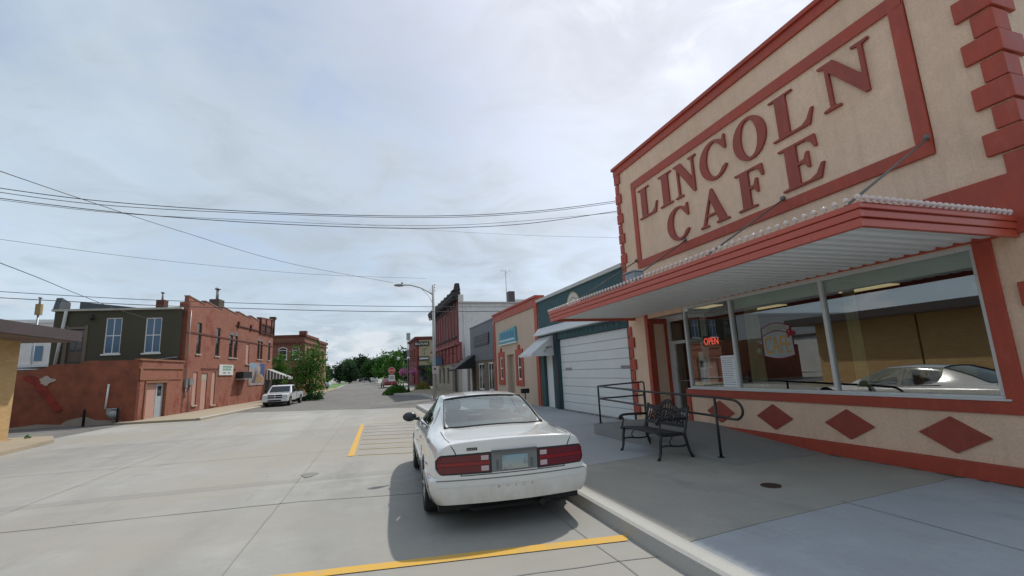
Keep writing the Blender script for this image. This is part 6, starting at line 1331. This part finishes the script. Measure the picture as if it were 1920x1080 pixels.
def place(proto, x, y, s_, rot, lab, grp='trees beyond the street', sz=None, used=set()):
    o = proto if proto.name not in used else copy_tree(proto); used.add(proto.name); o.location = (x, y, 0); o.scale = (s_, s_, sz or s_); o.rotation_euler = (0, 0, rot); o['label'] = lab
    if grp: o['group'] = grp
    return o
near = tree_mesh('street_tree', 4.9, 1.65, .45, 300, .10, m_leafA, 5)
near.location = (-4.5, 44.2, 0); near.scale = (.92, .92, .93); near['label'] = 'bushy light green street tree in front of the corner brick store'
sm = tree_mesh('small_street_tree', 4.3, 1.2, 1.3, 120, .11, m_leafA, 11); sm.location = (-8.4, 53.5, 0); sm['label'] = 'smaller light green tree against the arched windows of the brick store'
tr1 = tree_mesh('right_street_tree', 4.6, 1.5, 1.2, 130, .12, m_leafB, 21); tr1.location = (9.3, 66, 0); tr1.scale = (.75, .75, .72); tr1['label'] = 'green tree in front of the tan gable with black signs'
pA = tree_mesh('light_tree', 9, 3.6, 1.2, 300, .34, m_leafA, 31); pB = tree_mesh('dark_tree', 10, 4.2, 1.3, 320, .42, m_leafC, 37); pC = tree_mesh('mid_tree', 9.5, 4.0, 1.2, 320, .38, m_leafB, 43)
spots = [
 (pA, 6.2, 95, .60, 0, 'bright green tree right behind the stop sign'), (pA, 4.9, 112, .70, 1, 'tall bright green tree at the right of the distant road'), (pB, 9.4, 108, .68, 2, 'dark round crowned tree topping the others left of the corner block'),
 (pB, -1.0, 175, .84, .5, 'tallest dark tree in the middle of the tree line'), (pC, -5.5, 170, .70, 1.5, 'mid green tree left of the tallest dark tree'), (pB, -6.5, 145, .52, 2.2, 'low dark tree under the middle tree line'), (pB, -11.5, 160, .55, 3, 'dark low tree behind the far parked cars'),
 (pC, -15.5, 150, .50, .8, 'mid green tree left of the far parked cars'), (pB, -19, 165, .56, 1.1, 'dark tree beside the edge of the brick corner store'), (pC, 2.8, 150, .70, 2.6, 'mid green tree where the distant road disappears'),
 (pA, -9.6, 82, .40, 2.9, 'small light green tree beside the street face of the brick corner store'), (pC, -4.2, 200, .86, .3, 'distant mid green tree behind the middle of the tree line'), (pB, 1.4, 230, .92, 1.9, 'distant dark tree closing the end of the road'), (pC, -24, 190, .62, 2.4, 'distant mid green tree at the left end of the tree line'), (pB, 12, 150, .8, 1.3, 'dark tree behind the right side corner block'), (pC, -9, 118, .38, 2.0, 'small mid green tree above the pale blue car'), (pB, -3.6, 138, .5, .9, 'low dark tree on the lawn left of the distant road')]
for p_, x, y, s_, r__, lab in spots: place(p_, x, y, s_, r__, lab)
def bush(x, y, r, h, lmat, name, lab, n=900, leaf=.06, seed=3, spike=False):
    r_ = random.Random(seed); m = MB()
    for i in range(n):
        th = r_.random()*6.283; u = r_.random()**.5; z = h*(1-u*u)*(.25+.75*r_.random())+.02; p = Vector((x+r*u*math.cos(th)*(1+.15*math.sin(3*th)), y+r*u*math.sin(th), .05+z))
        a = Vector((r_.gauss(0, 1), r_.gauss(0, 1), r_.gauss(.6, 1))).normalized(); b = a.orthogonal().normalized(); b.rotate(Matrix.Rotation(r_.random()*6.28, 3, a)); s_ = leaf*(.6+.9*r_.random()); m.quad(p-a*s_, p-b*s_*.5, p+a*s_, p+b*s_*.5)
    tag(m.build(name, lmat, weld=False), lab, 'plant')
bush(2.9, 44.6, 1.15, .85, m_leafA, 'planter_bush', 'low leafy bush at the kerb corner below the stop sign', 1500, .10, 4)
bush(-4.2, 43.0, .7, .5, m_leafC, 'dark_shrub', 'dark low shrub at the foot of the light green street tree', 700, .08, 6); bush(-5.3, 43.6, .6, .55, m_leafC, 'hedge_shrub', 'dark shrub between the pickup truck and the street tree', 700, .08, 8)
bush(6.0, 50.5, .9, .9, leafm('yellow_leaf', (.12, .16, .02), (.28, .27, .05)), 'yellow_shrub', 'yellowish shrub on the pavement right of the flower basket post', 900, .09, 9)
bush(-3.5, 42.4, .35, .7, m_leafB, 'pot_plant', 'small upright plant right of the street tree trunk', 300, .07, 12)
bush(-11.75, 22.2, .12, .18, m_leafA, 'weed', 'small weed at the foot of the yellow brick corner', 120, .03, 14)
ln = MB()
for a in ((-4.6, 84, -10.5, 112), (-4.2, 116, -12, 150)): ln.quad((a[0], a[1], .01), (a[2], a[1], .01), (a[2], a[3], .01), (a[0], a[3], .01))
tag(ln.build('lawn', plain('lawn', (.09, .19, .03), .9, var=.25, nscale=2)), kind='structure') if False else struct('lawn', ln, plain('lawn', (.09, .19, .03), .9, var=.25, nscale=2))
